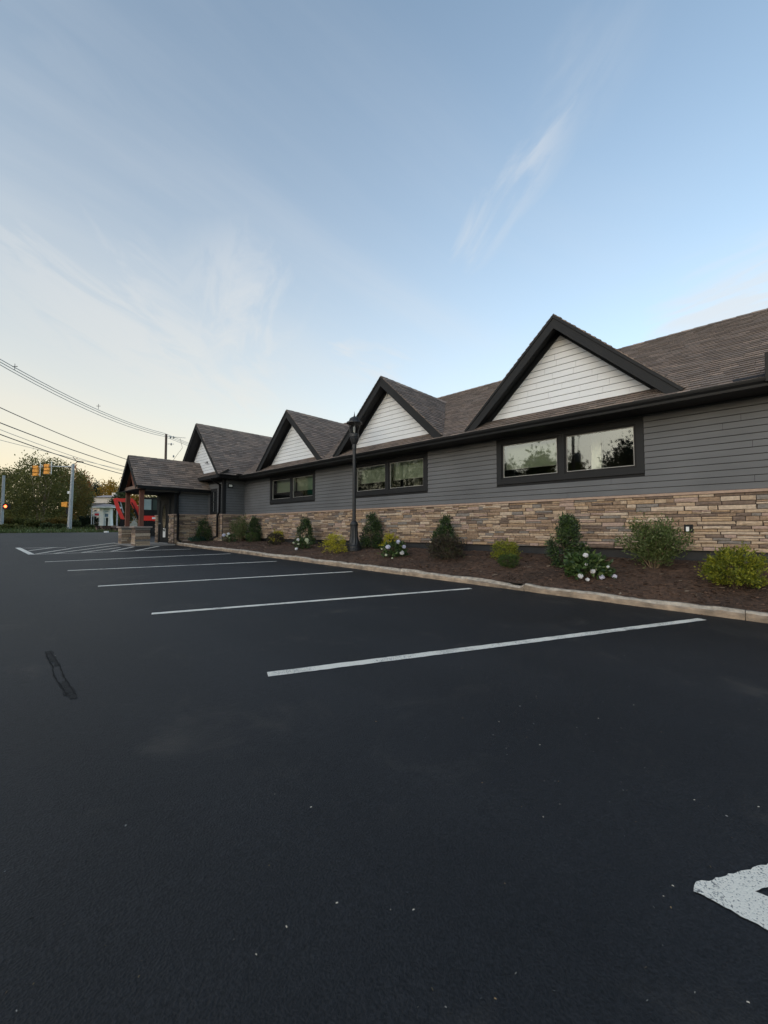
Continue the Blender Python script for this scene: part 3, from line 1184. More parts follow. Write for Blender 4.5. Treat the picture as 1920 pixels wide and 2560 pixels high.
# ---- windows
def make_window(yc, blind_z, clear=False):
    a, b = yc - WIN_W / 2, yc + WIN_W / 2
    x = WALL_X
    tw = 0.135
    fr = MB()
    fr.box(x - 0.03, x + 0.06, a, b, WIN_Z0, WIN_Z0 + tw, M_TRIM)
    fr.box(x - 0.03, x + 0.06, a, b, WIN_Z1 - tw, WIN_Z1, M_TRIM)
    fr.box(x - 0.03, x + 0.06, a, a + tw, WIN_Z0 + tw, WIN_Z1 - tw, M_TRIM)
    fr.box(x - 0.03, x + 0.06, b - tw, b, WIN_Z0 + tw, WIN_Z1 - tw, M_TRIM)
    fr.box(x - 0.025, x + 0.06, yc - 0.065, yc + 0.065, WIN_Z0 + tw, WIN_Z1 - tw, M_TRIM)
    win = fr.build('window', BLD)
    for (p, q) in ((a + tw, yc - 0.065), (yc + 0.065, b - tw)):
        z0, z1 = WIN_Z0 + tw, WIN_Z1 - tw
        s_ = MB()
        for (g0, wd, dx, m_) in ((0.0, 0.045, 0.0, M_BLACK), (0.045, 0.014, 0.012, M_SASH)):
            i0, i1 = g0, g0 + wd
            X0, X1 = x - 0.005 + dx, x + 0.05 + dx * 0.5
            s_.box(X0, X1, p + i0, q - i0, z0 + i0, z0 + i1, m_)
            s_.box(X0, X1, p + i0, q - i0, z1 - i1, z1 - i0, m_)
            s_.box(X0, X1, p + i0, p + i1, z0 + i1, z1 - i1, m_)
            s_.box(X0, X1, q - i1, q - i0, z0 + i1, z1 - i1, m_)
        s_.build('sash', win)
        g = MB()
        tl = random.uniform(-0.004, 0.004)
        g.add([(x + 0.022 + tl, p + 0.05, z0 + 0.05), (x + 0.022 - tl, q - 0.05, z0 + 0.05), (x + 0.022 - tl, q - 0.05, z1 - 0.05), (x + 0.022 + tl, p + 0.05, z1 - 0.05)], [(0, 3, 2, 1)], M_GLASS)
        g.build('pane', win)
        if clear and p < yc - 0.1:
            continue
        bl = MB()
        bl.box(x + 0.26, x + 0.264, p - 0.02, q + 0.02, blind_z, z1 + 0.1, M_BLIND)
        bl.box(x + 0.25, x + 0.275, p - 0.02, q + 0.02, blind_z - 0.02, blind_z, M_SASH)
        bl.build('blind', win)
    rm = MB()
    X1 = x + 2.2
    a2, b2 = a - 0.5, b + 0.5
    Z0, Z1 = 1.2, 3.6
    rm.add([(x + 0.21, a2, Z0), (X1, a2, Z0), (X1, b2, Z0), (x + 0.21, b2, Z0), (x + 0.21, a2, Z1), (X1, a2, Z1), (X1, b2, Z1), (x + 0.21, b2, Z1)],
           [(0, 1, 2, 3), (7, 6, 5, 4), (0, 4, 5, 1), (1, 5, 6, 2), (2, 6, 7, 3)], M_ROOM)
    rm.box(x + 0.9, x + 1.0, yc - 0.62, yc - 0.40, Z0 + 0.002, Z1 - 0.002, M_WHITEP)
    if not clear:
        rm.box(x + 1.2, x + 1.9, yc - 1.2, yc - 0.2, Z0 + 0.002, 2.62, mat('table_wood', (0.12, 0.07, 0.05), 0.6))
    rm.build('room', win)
    return win


make_window(WINS[0], 2.86, True)
make_window(WINS[1], 2.92)
make_window(WINS[2], 2.93)
# narrow window on the wing front, beside the porch
m_ = MB()
x = WING_X
m_.box(x - 0.03, x - 0.001, 19.42, 20.16, 2.02, 2.12, M_TRIM)
m_.box(x - 0.03, x - 0.001, 19.42, 20.16, 3.10, 3.20, M_TRIM)
m_.box(x - 0.03, x - 0.001, 19.42, 19.52, 2.12, 3.10, M_TRIM)
m_.box(x - 0.03, x - 0.001, 20.06, 20.16, 2.12, 3.10, M_TRIM)
m_.box(x - 0.022, x - 0.001, 19.52, 20.06, 2.58, 2.63, M_BLACK)
wn2 = m_.build('window', BLD)
for z0, z1 in ((2.12, 2.58), (2.63, 3.10)):
    g = MB()
    g.box(x - 0.014, x - 0.002, 19.52, 20.06, z0, z1, mat('dark_glass', (0.015, 0.016, 0.017), 0.08, 0.1, 2, spec=0.5))
    g.build('pane', wn2)
    g = MB()
    g.box(x - 0.020, x - 0.0145, 19.78, 19.80, z0 + 0.002, z1 - 0.002, M_SASH)
    g.build('muntin', wn2)

# ---- roofs
ROOF = None
SHIN_PIECES = []


def roof_plane(O, a, s, la, ls, expo=0.143, skip=None):
    """O eave corner, a along the eave, s up the slope (unit). queues shingle tabs"""
    O, a, s = np.array(O), np.array(a), np.array(s)
    nrm = np.cross(a, s)
    if nrm[2] < 0:
        nrm = -nrm
    rows = int(math.ceil(ls / expo))
    for r_ in range(rows):
        p = -random.uniform(0, 0.25)
        while p < la:
            L_ = random.uniform(0.13, 0.40)
            q = min(p + L_, la)
            p0 = max(p, 0)
            if q - p0 > 0.03:
                ctr = O + a * (p0 + q) / 2 + s * (r_ * expo + expo / 2)
                if not (skip and skip(ctr)):
                    SHIN_PIECES.append((O, a, s, nrm, p0, q, r_ * expo, min(r_ * expo + expo * 1.25, ls), random.choice([0.010, 0.012, 0.015, 0.018]), ctr))
            p += L_


def unit(v):
    v = np.array(v, float)
    return v / np.linalg.norm(v)


def main_z(x):
    return EAVE_Z + SLOPE * (x - EAVE_X)


GAB_C = [3.44, 9.03, 14.52]
GAB_H, GAB_TOP, GAB_S = 2.42, 6.28, 0.967
GAB_X0 = 9.47


def gable_z(y, c):
    return GAB_TOP - GAB_S * abs(y - c)


WR_C, WR_TOP, WR_H = 20.95, 6.64, 2.66
WR_S = (WR_TOP - EAVE_Z) / WR_H
WR_X0 = 8.33


def buried_main(c):
    if c[0] > GAB_X0 + 0.05 and c[0] > WALL_X - 0.0:
        for g in GAB_C:
            if gable_z(c[1], g) > c[2] + 0.10:
                return True
    if c[1] > WR_C - WR_H and WR_TOP - WR_S * abs(c[1] - WR_C) > c[2] + 0.10:
        return True
    return False


s_main = unit((1, 0, SLOPE))
LS_MAIN = math.hypot(RIDGE_X - EAVE_X, RIDGE_Z - EAVE_Z)
roof_plane((EAVE_X, -3.2, EAVE_Z), (0, 1, 0), s_main, WING_Y1 + 3.2, LS_MAIN, skip=buried_main)
for g in GAB_C:
    for sg in (-1, 1):
        y_e = g + sg * GAB_H
        roof_plane((GAB_X0 - 0.02, y_e, GAB_TOP - GAB_S * GAB_H), (1, 0, 0), unit((0, -sg, GAB_S)), 13.4 - GAB_X0, math.hypot(GAB_H, GAB_H * GAB_S),
                   skip=lambda c: c[2] < main_z(c[0]) - 0.10)
for sg in (-1,):
    roof_plane((WR_X0 - 0.02, WR_C + sg * WR_H, EAVE_Z), (1, 0, 0), unit((0, -sg, WR_S)), 14.0 - WR_X0, math.hypot(WR_H, WR_H * WR_S),
               skip=lambda c: c[2] < main_z(c[0]) - 0.10)
# pent strip under the wing gable
roof_plane((WR_X0, WR_C - WR_H, EAVE_Z), (0, 1, 0), unit((1, 0, SLOPE)), WR_H * 2, 0.56)
PR_C, PR_TOP, PR_H, PR_EZ, PR_X0 = 21.55, 4.70, 1.42, 3.20, 5.50
PR_S = (PR_TOP - PR_EZ) / PR_H
roof_plane((PR_X0, PR_C - PR_H, PR_EZ), (1, 0, 0), unit((0, 1, PR_S)), WING_X - PR_X0 - 0.005, math.hypot(PR_H, PR_H * PR_S))
roof_plane((PR_X0, PR_C + PR_H, PR_EZ), (1, 0, 0), unit((0, -1, PR_S)), WING_X - PR_X0 - 0.005, math.hypot(PR_H, PR_H * PR_S))

# roof decks
M_DECK = mat('roof_underlay', (0.03, 0.026, 0.024), 0.95, 0.1, 5)
d_ = MB()
TH = 0.12


def slab(mb, pts, th, m):
    a = [Vector(p) for p in pts]
    n_ = (a[1] - a[0]).cross(a[2] - a[0]).normalized()
    if n_.z < 0:
        n_ = -n_
    mb.prism([p - n_ * 0.003 for p in a], -n_ * th, m)


slab(d_, [(EAVE_X, Y_R, EAVE_Z), (EAVE_X, WING_Y1, EAVE_Z), (RIDGE_X, WING_Y1, RIDGE_Z), (RIDGE_X, Y_R, RIDGE_Z)], TH, M_DECK)
slab(d_, [(RIDGE_X, Y_R, RIDGE_Z), (RIDGE_X, WING_Y1, RIDGE_Z), (2 * RIDGE_X - EAVE_X, WING_Y1, EAVE_Z), (2 * RIDGE_X - EAVE_X, Y_R, EAVE_Z)], TH, M_SHIN[0])
for g in GAB_C:
    for sg in (-1, 1):
        ze = GAB_TOP - GAB_S * GAB_H
        slab(d_, [(GAB_X0, g + sg * GAB_H, ze), (GAB_X0, g, GAB_TOP), (13.3, g, GAB_TOP), (13.3, g + sg * 0.0 + sg * 0.02, GAB_TOP - 0.02), (9.6, g + sg * GAB_H, ze)], 0.07, M_DECK)
for sg in (-1, 1):
    slab(d_, [(WR_X0, WR_C + sg * WR_H, EAVE_Z), (WR_X0, WR_C, WR_TOP), (13.9, WR_C, WR_TOP), (9.4, WR_C + sg * WR_H, EAVE_Z)], 0.09, M_DECK)
slab(d_, [(WR_X0, WR_C - WR_H, EAVE_Z), (WR_X0, WR_C + WR_H, EAVE_Z), (WING_X, WR_C + WR_H, EAVE_Z + SLOPE * (WING_X - WR_X0)), (WING_X, WR_C - WR_H, EAVE_Z + SLOPE * (WING_X - WR_X0))], 0.09, M_DECK)
for sg in (-1, 1):
    slab(d_, [(PR_X0, PR_C + sg * PR_H, PR_EZ), (PR_X0, PR_C, PR_TOP), (WING_X - 0.002, PR_C, PR_TOP), (WING_X - 0.002, PR_C + sg * PR_H, PR_EZ)], 0.07, M_DECK)
ROOF = d_.build('roof', BLD)
# shingle field to the right of the frame edge, plain
d_ = MB()
slab(d_, [(EAVE_X, Y_R, EAVE_Z + 0.02), (EAVE_X, -3.2, EAVE_Z + 0.02), (RIDGE_X, -3.2, RIDGE_Z + 0.02), (RIDGE_X, Y_R, RIDGE_Z + 0.02)], 0.012, M_SHIN[0])
d_.build('shingle_field', ROOF)


def shingle_verts(pc):
    O, a, s, nrm, p0, q, r0, r1, th, ctr = pc
    g = 0.0025
    lift = 0.010
    pts = []
    for (pp, rr, hh) in ((p0 + g, r0, lift), (q - g, r0, lift), (q - g, r1, 0.002), (p0 + g, r1, 0.002)):
        pts.append(O + a * pp + s * rr + nrm * (hh + (th if rr == r0 else 0.0)))
    for (pp, rr) in ((p0 + g, r0), (q - g, r0), (q - g, r1), (p0 + g, r1)):
        pts.append(O + a * pp + s * rr + nrm * (0.004 if rr == r0 else -0.004))
    return pts


SH_F = np.array([(0, 1, 2, 3), (4, 5, 1, 0), (5, 6, 2, 1), (7, 4, 0, 3)])


def sh_score(pc):
    c = pc[9]
    dep = _fw[0] * c[0] + _fw[1] * c[1]
    a = (_rt[0] * c[0] + _rt[1] * c[1]) / max(dep, 0.1)
    vis = c[2] - main_z(c[0])
    return (0 if (a < 0.955 and dep > 1) else 1000) + dep / math.sqrt(pc[5] - pc[4])


# one tone per tab, with runs of neighbouring tabs alike
order = sorted(range(len(SHIN_PIECES)), key=lambda i: sh_score(SHIN_PIECES[i]))
rv, rf, rm = [], [], []
nv = 0
for rank, i in enumerate(order):
    pc = SHIN_PIECES[i]
    mi_ = random.choices(range(4), weights=SHIN_W)[0]
    pts = shingle_verts(pc)
    if rank < 290:
        c = pc[9]
        me = bpy.data.meshes.new('shingle')
        me.from_pydata([tuple(p - c) for p in pts], [], [tuple(int(k) for k in f_) for f_ in SH_F])
        me.materials.append(M_SHIN[mi_])
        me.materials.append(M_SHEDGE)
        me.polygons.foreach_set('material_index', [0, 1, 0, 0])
        o = link('shingle', me, ROOF)
        o.location = c
    else:
        rv.append(np.array(pts))
        rf.append(SH_F + nv)
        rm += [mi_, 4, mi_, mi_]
        nv += 8
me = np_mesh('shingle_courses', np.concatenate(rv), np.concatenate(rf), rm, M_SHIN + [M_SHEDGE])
link('shingle_courses', me, ROOF, kind='stuff')

# ridge caps
def ridge_cap(p0, p1, drop, seglen=0.30):
    p0, p1 = Vector(p0), Vector(p1)
    rc = MB()
    L_ = (p1 - p0).length
    d = (p1 - p0).normalized()
    sdv = d.cross(Vector((0, 0, 1))).normalized()
    n_ = int(L_ / seglen)
    for i in range(n_):
        a, b = p0 + d * (i * L_ / n_), p0 + d * ((i + 1.12) * L_ / n_)
        lift0, lift1 = 0.022, 0.034
        w_ = 0.14
        vs = [a - sdv * w_ + Vector((0, 0, lift0 - drop * w_)), a + Vector((0, 0, lift0 + 0.005)), a + sdv * w_ + Vector((0, 0, lift0 - drop * w_)),
              b - sdv * w_ + Vector((0, 0, lift1 - drop * w_)), b + Vector((0, 0, lift1 + 0.005)), b + sdv * w_ + Vector((0, 0, lift1 - drop * w_))]
        rc.add(vs, [(0, 1, 4, 3), (1, 2, 5, 4)], random.choice(M_SHIN))
    rc.build('ridge_cap', ROOF)


ridge_cap((RIDGE_X, -3, RIDGE_Z), (RIDGE_X, WING_Y1, RIDGE_Z), SLOPE)
for g in GAB_C:
    ridge_cap((GAB_X0, g, GAB_TOP), (13.2, g, GAB_TOP), GAB_S)
ridge_cap((WR_X0, WR_C, WR_TOP), (13.7, WR_C, WR_TOP), WR_S)
ridge_cap((PR_X0, PR_C, PR_TOP), (WING_X, PR_C, PR_TOP), PR_S)

# ---- gables: backing, white boards, bargeboards, soffit
def gable(c, x_wall, x_front, top, slope, zb, half, joints=True, bw=0.235):
    g = MB()
    ztop = top - 0.16
    hw = (ztop - zb) / slope
    g.prism([(x_wall + 0.004, c - hw, zb), (x_wall + 0.004, c + hw, zb), (x_wall + 0.004, c, ztop)], (0.15, 0, 0), M_CORE)
    G = g.build('gable', BLD)
    e = 0.150
    z = zb + 0.03
    zw = top - 0.20               # boards run up behind the frieze
    while z < zw - 0.02:
        z1 = min(z + e - 0.011, zw - 0.005)
        h0, h1 = (zw - z) / slope, (zw - z1) / slope
        cuts = [0.0, 1.0]
        if joints and h0 > 0.5:
            kk = max(1, int(2 * h0 / 0.62))
            inner = sorted((i + random.uniform(-0.35, 0.35)) / kk for i in range(1, kk))
            cuts = [0.0] + inner + [1.0]
        for a, b in zip(cuts[:-1], cuts[1:]):
            ya, yb = c - h0 + 2 * h0 * a + 0.002, c - h0 + 2 * h0 * b - 0.002
            ta = max(ya, c - h1)
            tb = min(yb, c + h1)
            if tb - ta < 0.005:
                ta = tb = min(max((ya + yb) / 2, c - h1), c + h1)
                ta -= 0.004
                tb += 0.004
            m1 = MB()
            xf, xb = x_wall - 0.018, x_wall
            m1.hexa([(xf, ya, z), (xb, ya, z), (xb, yb, z), (xf, yb, z), (x_wall - 0.009, ta, z1), (xb, ta, z1), (xb, tb, z1), (x_wall - 0.009, tb, z1)], M_WHITE)
            m1.build('gable_board', G)
        z += e
    for sg in (-1, 1):
        up = Vector((0, -sg, slope)).normalized()
        nn = Vector((0, sg * slope, 1)).normalized()       # outward normal of that roof side
        A = Vector((0, c + sg * half, top - slope * half))
        B = Vector((0, c, top))

        def pt(base, x, dn):
            # straight down the roof normal, mitred on the centre line at the top
            p = base - nn * dn
            if base is B:
                p = Vector((0, c, top - dn * math.sqrt(1 + slope * slope)))
            return Vector((x, p.y, p.z))
        # barge board in two steps: thin crown at the roof edge, wide board under it
        for (x0, x1, d0, d1) in ((x_front - 0.035, x_front + 0.012, 0.006, 0.060), (x_front - 0.012, x_front + 0.012, 0.060, bw)):
            m1 = MB()
            P = [pt(A, x0, d1), pt(A, x1, d1), pt(B, x1, d1), pt(B, x0, d1), pt(A, x0, d0), pt(A, x1, d0), pt(B, x1, d0), pt(B, x0, d0)]
            m1.hexa(P, M_TRIM)
            m1.build('bargeboard', G)
        m1 = MB()
        P = [pt(A, x_front + 0.013, 0.13), pt(A, x_wall - 0.02, 0.13), pt(B, x_wall - 0.02, 0.13), pt(B, x_front + 0.013, 0.13),
             pt(A, x_front + 0.013, 0.11), pt(A, x_wall - 0.02, 0.11), pt(B, x_wall - 0.02, 0.11), pt(B, x_front + 0.013, 0.11)]
        m1.hexa(P, M_SOFF)
        m1.build('rake_soffit', G)
        m1 = MB()
        P = [pt(A, x_wall - 0.045, 0.25), pt(A, x_wall - 0.019, 0.25), pt(B, x_wall - 0.019, 0.25), pt(B, x_wall - 0.045, 0.25),
             pt(A, x_wall - 0.045, 0.12), pt(A, x_wall - 0.019, 0.12), pt(B, x_wall - 0.019, 0.12), pt(B, x_wall - 0.045, 0.12)]
        m1.hexa(P, M_TRIM)
        m1.build('frieze_board', G)
    return G


for i, g in enumerate(GAB_C):
    gable(g, WALL_X, GAB_X0, GAB_TOP, GAB_S, main_z(WALL_X) - 0.03, GAB_H, True)
WG = gable(WR_C, WING_X, WR_X0, WR_TOP, WR_S, EAVE_Z + SLOPE * (WING_X - WR_X0) - 0.03, WR_H, False, 0.17)
# security camera on the wing gable
c_ = MB()
p = at_x(518, 1157, WING_X - 0.03)
c_.box(p[0] - 0.03, p[0] + 0.012, p[1] - 0.03, p[1] + 0.03, p[2] - 0.03, p[2] + 0.05, M_BLACK)
c_.bar((p[0] - 0.03, p[1], p[2]), (p[0] - 0.14, p[1] - 0.10, p[2] - 0.05), 0.05, 0.05, M_GALV)
tag(c_.build('security_camera'), 'small grey security camera on the farthest white gable', 'camera')

# ---- eaves: fascia, gutter, soffit, downspouts
e_ = MB()
e_.box(EAVE_X + 0.01, EAVE_X + 0.035, Y_R, Y_IN - 0.36, SOFF_Z + 0.012, EAVE_Z - 0.03, M_TRIM)
e_.box(WR_X0 + 0.01, WR_X0 + 0.035, WR_C - WR_H + 0.01, WR_C + WR_H - 0.01, SOFF_Z + 0.012, EAVE_Z - 0.03, M_TRIM)
e_.box(WR_X0 + 0.035, EAVE_X + 0.01, WR_C - WR_H + 0.01, WR_C - WR_H + 0.035, SOFF_Z + 0.012, EAVE_Z - 0.03, M_TRIM)
e_.build('fascia', BLD)
s_ = MB()
s_.box(EAVE_X + 0.036, WALL_X - 0.001, Y_R, Y_IN + 0.1, SOFF_Z, SOFF_Z + 0.012, M_SOFF)
s_.box(WR_X0 + 0.036, WING_X - 0.001, WR_C - WR_H + 0.036, WR_C + WR_H, SOFF_Z, SOFF_Z + 0.0118, M_SOFF)
s_.box(WING_X - 0.001, EAVE_X + 0.036, WR_C - WR_H + 0.036, Y_IN - 0.001, SOFF_Z - 0.0002, SOFF_Z + 0.0116, M_SOFF)
s_.build('soffit', BLD)


def gutter(profile_x, y0, y1, flip=False):
    """K-style gutter, front face at profile_x - 0.125"""
    pr = [(0.0, -0.155), (-0.085, -0.155), (-0.092, -0.145), (-0.095, -0.10), (-0.118, -0.055), (-0.125, -0.02), (-0.125, 0.0), (-0.115, 0.0), (-0.110, -0.05), (-0.085, -0.135), (-0.01, -0.135), (0.0, 0.0)]
    m1 = MB()
    poly = [(profile_x + a, y0, EAVE_Z - 0.012 + b) for a, b in pr]
    m1.prism(poly, (0, y1 - y0, 0), M_GUT)
    return m1


gu = gutter(EAVE_X + 0.008, Y_R, WR_C - WR_H + 0.01)
gu.build('gutter', BLD)
gu = MB()
pr = [(0.0, -0.155), (-0.085, -0.155), (-0.095, -0.10), (-0.125, -0.02), (-0.125, 0.0), (-0.115, 0.0), (-0.085, -0.135), (0.0, -0.12)]
gu.prism([(WR_X0, WR_C - WR_H + 0.008 + a, EAVE_Z - 0.012 + b) for a, b in pr], (EAVE_X - 0.125 - WR_X0, 0, 0), M_GUT)
gu.build('gutter', BLD)


def downspout(pts, w=0.085):
    m1 = MB()
    for a, b in zip(pts[:-1], pts[1:]):
        m1.bar(a, b, w, w * 0.8, M_GUT, (1, 0, 0.01) if abs(a[2] - b[2]) > 0.1 and abs(a[0] - b[0]) < 0.02 and abs(a[1] - b[1]) < 0.02 else (0, 0, 1))
    return m1.build('downspout', BLD)


YD = Y_IN + 0.22
ZB = mulch(WING_X, YD)
downspout([(WR_X0 - 0.03, YD, EAVE_Z - 0.15), (WR_X0 - 0.03, YD, SOFF_Z - 0.06), (WING_X - 0.075, YD, SOFF_Z - 0.26)])
downspout([(WING_X - 0.075, YD, SOFF_Z - 0.22), (WING_X - 0.075, YD, CAP_Z1 + 0.08)])
downspout([(WING_X - 0.075, YD, CAP_Z1 + 0.10), (WING_X - 0.165, YD, CAP_Z1 - 0.06), (WING_X - 0.165, YD, ZB + 0.17)])
downspout([(WING_X - 0.165, YD, ZB + 0.20), (WING_X - 0.36, YD + 0.35, ZB + 0.06)], 0.08)
YD = VEST_Y0 - 0.09
ZB = mulch(7.5, YD)
downspout([(VEST_X + 0.10, PR_C - PR_H - 0.06, PR_EZ - 0.02), (VEST_X + 0.10, PR_C - PR_H - 0.06, PR_EZ - 0.22), (VEST_X + 0.10, YD, PR_EZ - 0.30), (VEST_X + 0.10, YD, CAP_Z1 + 0.02)], 0.08)
downspout([(VEST_X + 0.10, YD, CAP_Z1 + 0.06), (VEST_X + 0.10, YD - 0.08, CAP_Z1 - 0.08), (VEST_X + 0.10, YD - 0.08, ZB + 0.14), (VEST_X + 0.20, YD - 0.22, ZB + 0.03)], 0.09)
# end box at the right edge of the picture
p = at_x(1913, 940, EAVE_X + 0.12)
rb = MB()
yb = float(p[1])
rb.box(EAVE_X - 0.15, EAVE_X + 0.26, yb - 0.40, yb, EAVE_Z - 0.10, float(at_x(1913, 894, EAVE_X + 0.12)[2]), M_GUT)
rb.build('gutter_end_box', BLD)
fl = MB()
slab(fl, [(EAVE_X - 0.0, yb, EAVE_Z + 0.035), (EAVE_X - 0.0, yb + 0.42, EAVE_Z + 0.035), (EAVE_X + 0.13, yb + 0.42, EAVE_Z + 0.035 + 0.13 * SLOPE), (EAVE_X + 0.13, yb, EAVE_Z + 0.035 + 0.13 * SLOPE)], 0.006, mat('lead_flashing', (0.03, 0.030, 0.033), 0.9, spec=0.1))
fl.build('flashing', BLD)
db = MB()
db.box(EAVE_X - 0.16, EAVE_X + 0.05, WR_C - WR_H - 0.22, WR_C - WR_H + 0.10, EAVE_Z + 0.0, EAVE_Z + 0.06, M_GUT)
db.build('gutter_guard', BLD)
# wall light on the return wall
p = (WING_X + 0.33, Y_IN, 3.36)
l_ = MB()
l_.box(p[0] - 0.12, p[0] + 0.12, Y_IN - 0.07, Y_IN - 0.018, p[2] - 0.10, p[2] + 0.10, M_BLACK)
l_.box(p[0] - 0.08, p[0] + 0.08, Y_IN - 0.078, Y_IN - 0.07, p[2] - 0.055, p[2] + 0.055, M_WHITEP)
tag(l_.build('wall_light'), 'square black wall light with white lens under the eave', 'light')
# outdoor outlet on the stone, behind the big shrub
p = at_x(1722, 1322, WALL_X - 0.06)
l_ = MB()
l_.box(p[0] - 0.05, p[0] + 0.04, p[1] - 0.07, p[1] + 0.07, p[2] - 0.07, p[2] + 0.085, M_BLACK)
l_.box(p[0] - 0.09, p[0] - 0.05, p[1] - 0.012, p[1] + 0.035, p[2] - 0.05, p[2] + 0.04, M_WHITEP)
tag(l_.build('outlet_box'), 'black outdoor outlet with white plug on the stone base', 'outlet')

# ---- porch
sl = MB()
sl.hexa([(5.35, 20.15, 0.35), (7.17, 20.15, 0.35), (7.17, 23.0, 0.35), (5.35, 23.0, 0.35), (5.35, 20.15, lot(5.35, 20.15) + 0.02), (7.17, 20.15, 0.56), (7.17, 23.0, 0.59), (5.35, 23.0, lot(5.35, 23) + 0.02)], M_SLAB)
sl.build('porch_slab', BLD)


def pier(x0, y0, s=0.62):
    z0 = lot(x0, y0) + 0.01
    z1 = 1.325
    m1 = MB()
    m1.box(x0 + 0.035, x0 + s - 0.035, y0 + 0.035, y0 + s - 0.035, z0 - 0.1, z1, M_MORTAR)
    P = m1.build('porch_pier', BLD)
    ps = lay(y0, y0 + s, z0, z1, x0 + 0.037, 'X', 1.7)
    ps += lay(x0 + 0.0, x0 + s, z0, z1, y0 + 0.037, 'Y', 1.7)
    for (x, y, z, sy, sz, sx, rot) in ps:
        o = bpy.data.objects.new('stone', SMESH[(random.randrange(8), random.choices(range(7), weights=STONE_W)[0])])
        COL.objects.link(o)
        o.parent = P
        o.matrix_parent_inverse = worldm(P).inverted()
        o.location = (x, y, z)
        o.rotation_euler = (0, 0, rot)
        o.scale = (sx * 0.9, sy, sz)
    c = MB()
    c.box(x0 - 0.055, x0 + s + 0.055, y0 - 0.055, y0 + s + 0.055, z1, z1 + 0.065, mat('pier_cap_stone', (0.34, 0.27, 0.235), 0.85, 0.15, 14, 0.003, 80))
    c.build('cap_stone', P)
    t_ = MB()
    cx, cy = x0 + s / 2, y0 + s / 2
    t_.box(cx - 0.085, cx + 0.085, cy - 0.085, cy + 0.085, z1 + 0.065, 3.10, M_WOOD)
    t_.build('porch_post', BLD)
    return cx, cy


pA = pier(5.50, 20.20)
pB = pier(5.50, 22.30)
bm = MB()
cx = pA[0]
bm.box(cx - 0.10, cx + 0.10, PR_C - PR_H + 0.13, PR_C + PR_H - 0.13, 3.10, 3.28, M_BEAM)
bm.build('tie_beam', BLD)
tr = MB()
tr.box(cx - 0.06, cx + 0.06, PR_C - 0.05, PR_C + 0.05, 3.28, PR_TOP - 0.16, M_WOOD)
tr.build('king_post', BLD)
for sg in (-1, 1):
    tr = MB()
    tr.bar((cx, PR_C + sg * 0.06, 3.30), (cx, PR_C + sg * 0.52, 3.98), 0.10, 0.10, M_WOOD, (1, 0, 0))
    tr.build('truss_brace', BLD)
    tr = MB()
    tr.bar((cx, PR_C + sg * (PR_H - 0.12), 3.22), (cx, PR_C + sg * 0.04, PR_TOP - 0.14), 0.12, 0.12, M_WOOD, (1, 0, 0))
    tr.build('truss_rafter', BLD)
    nn = Vector((0, sg * PR_S, 1)).normalized()
    A = Vector((0, PR_C + sg * PR_H, PR_EZ))
    B = Vector((0, PR_C, PR_TOP))
    m1 = MB()
    P = []
    for dn in (0.17, 0.004):
        for (q, x) in ((A, PR_X0 - 0.02), (A, PR_X0 + 0.012), (B, PR_X0 + 0.012), (B, PR_X0 - 0.02)):
            v = q - nn * dn if q is A else Vector((0, PR_C, PR_TOP - dn * math.sqrt(1 + PR_S ** 2)))
            P.append(Vector((x, v.y, v.z)))
    m1.hexa(P, M_TRIM)
    m1.build('porch_bargeboard', BLD)
    # side beam and eave trim
    m1 = MB()
    y_ = PR_C + sg * (PR_H - 0.17)
    m1.box(cx + 0.11, WING_X - 0.003, y_ - 0.06, y_ + 0.06, 3.00, 3.16, mat('porch_beam_grey', (0.11, 0.105, 0.105), 0.6))
    m1.build('porch_side_beam', BLD)
    m1 = MB()
    y_ = PR_C + sg * (PR_H + 0.0)
    m1.box(PR_X0 + 0.02, WING_X - 0.003, y_ - 0.10, y_ + 0.02, PR_EZ - 0.13, PR_EZ - 0.014, M_GUT)
    m1.build('gutter', BLD)
cl = MB()
cl.box(PR_X0 + 0.02, VEST_X - 0.002, PR_C - PR_H + 0.24, PR_C + PR_H - 0.24, 3.05, 3.075, M_SOFF)
cl.build('porch_ceiling', BLD)
# vestibule front: vertical boards and the door
for i in range(18):
    y0 = VEST_Y0 + 0.10 + i * 0.135
    if y0 + 0.13 > VEST_Y1:
        break
    if 20.98 < y0 + 0.07 < 22.5:
        z0 = 2.78
    else:
        z0 = CAP_Z1 + 0.01
    v1 = MB()
    v1.box(VEST_X - 0.016, VEST_X + 0.001, y0, y0 + 0.130, z0, 3.05, M_TRIM)
    v1.build('vertical_board', WALL)
dfm = MB()
D0, D1, DZ0, DZ1 = 21.10, 22.32, 0.62, 2.72
dfm.box(VEST_X - 0.05, VEST_X + 0.001, D0 - 0.13, D0, 0.56, DZ1 + 0.06, M_TRIM)
dfm.box(VEST_X - 0.05, VEST_X + 0.001, D1, D1 + 0.17, 0.56, DZ1 + 0.06, M_TRIM)
dfm.box(VEST_X - 0.05, VEST_X + 0.001, D0, D1, DZ1, DZ1 + 0.06, M_TRIM)
dfm.build('door_frame', BLD)
dr_ = MB()
dr_.box(VEST_X - 0.025, VEST_X + 0.001, D0, D1, DZ0, DZ1, M_BLACK)
for (a, b, z0, z1) in ((0.14, 0.52, 0.10, 0.55), (0.70, 1.08, 0.10, 0.55)):
    dr_.box(VEST_X - 0.034, VEST_X - 0.025, D0 + a, D0 + b, DZ0 + z0, DZ0 + z1, M_TRIM)
DOOR = dr_.build('door', BLD)
og = MB()
yc, zc_ = (D0 + D1) / 2, 1.86
ov = [(VEST_X - 0.030, yc + 0.26 * math.cos(t), zc_ + 0.62 * math.sin(t)) for t in np.linspace(0, 2 * math.pi, 25)[:-1]]
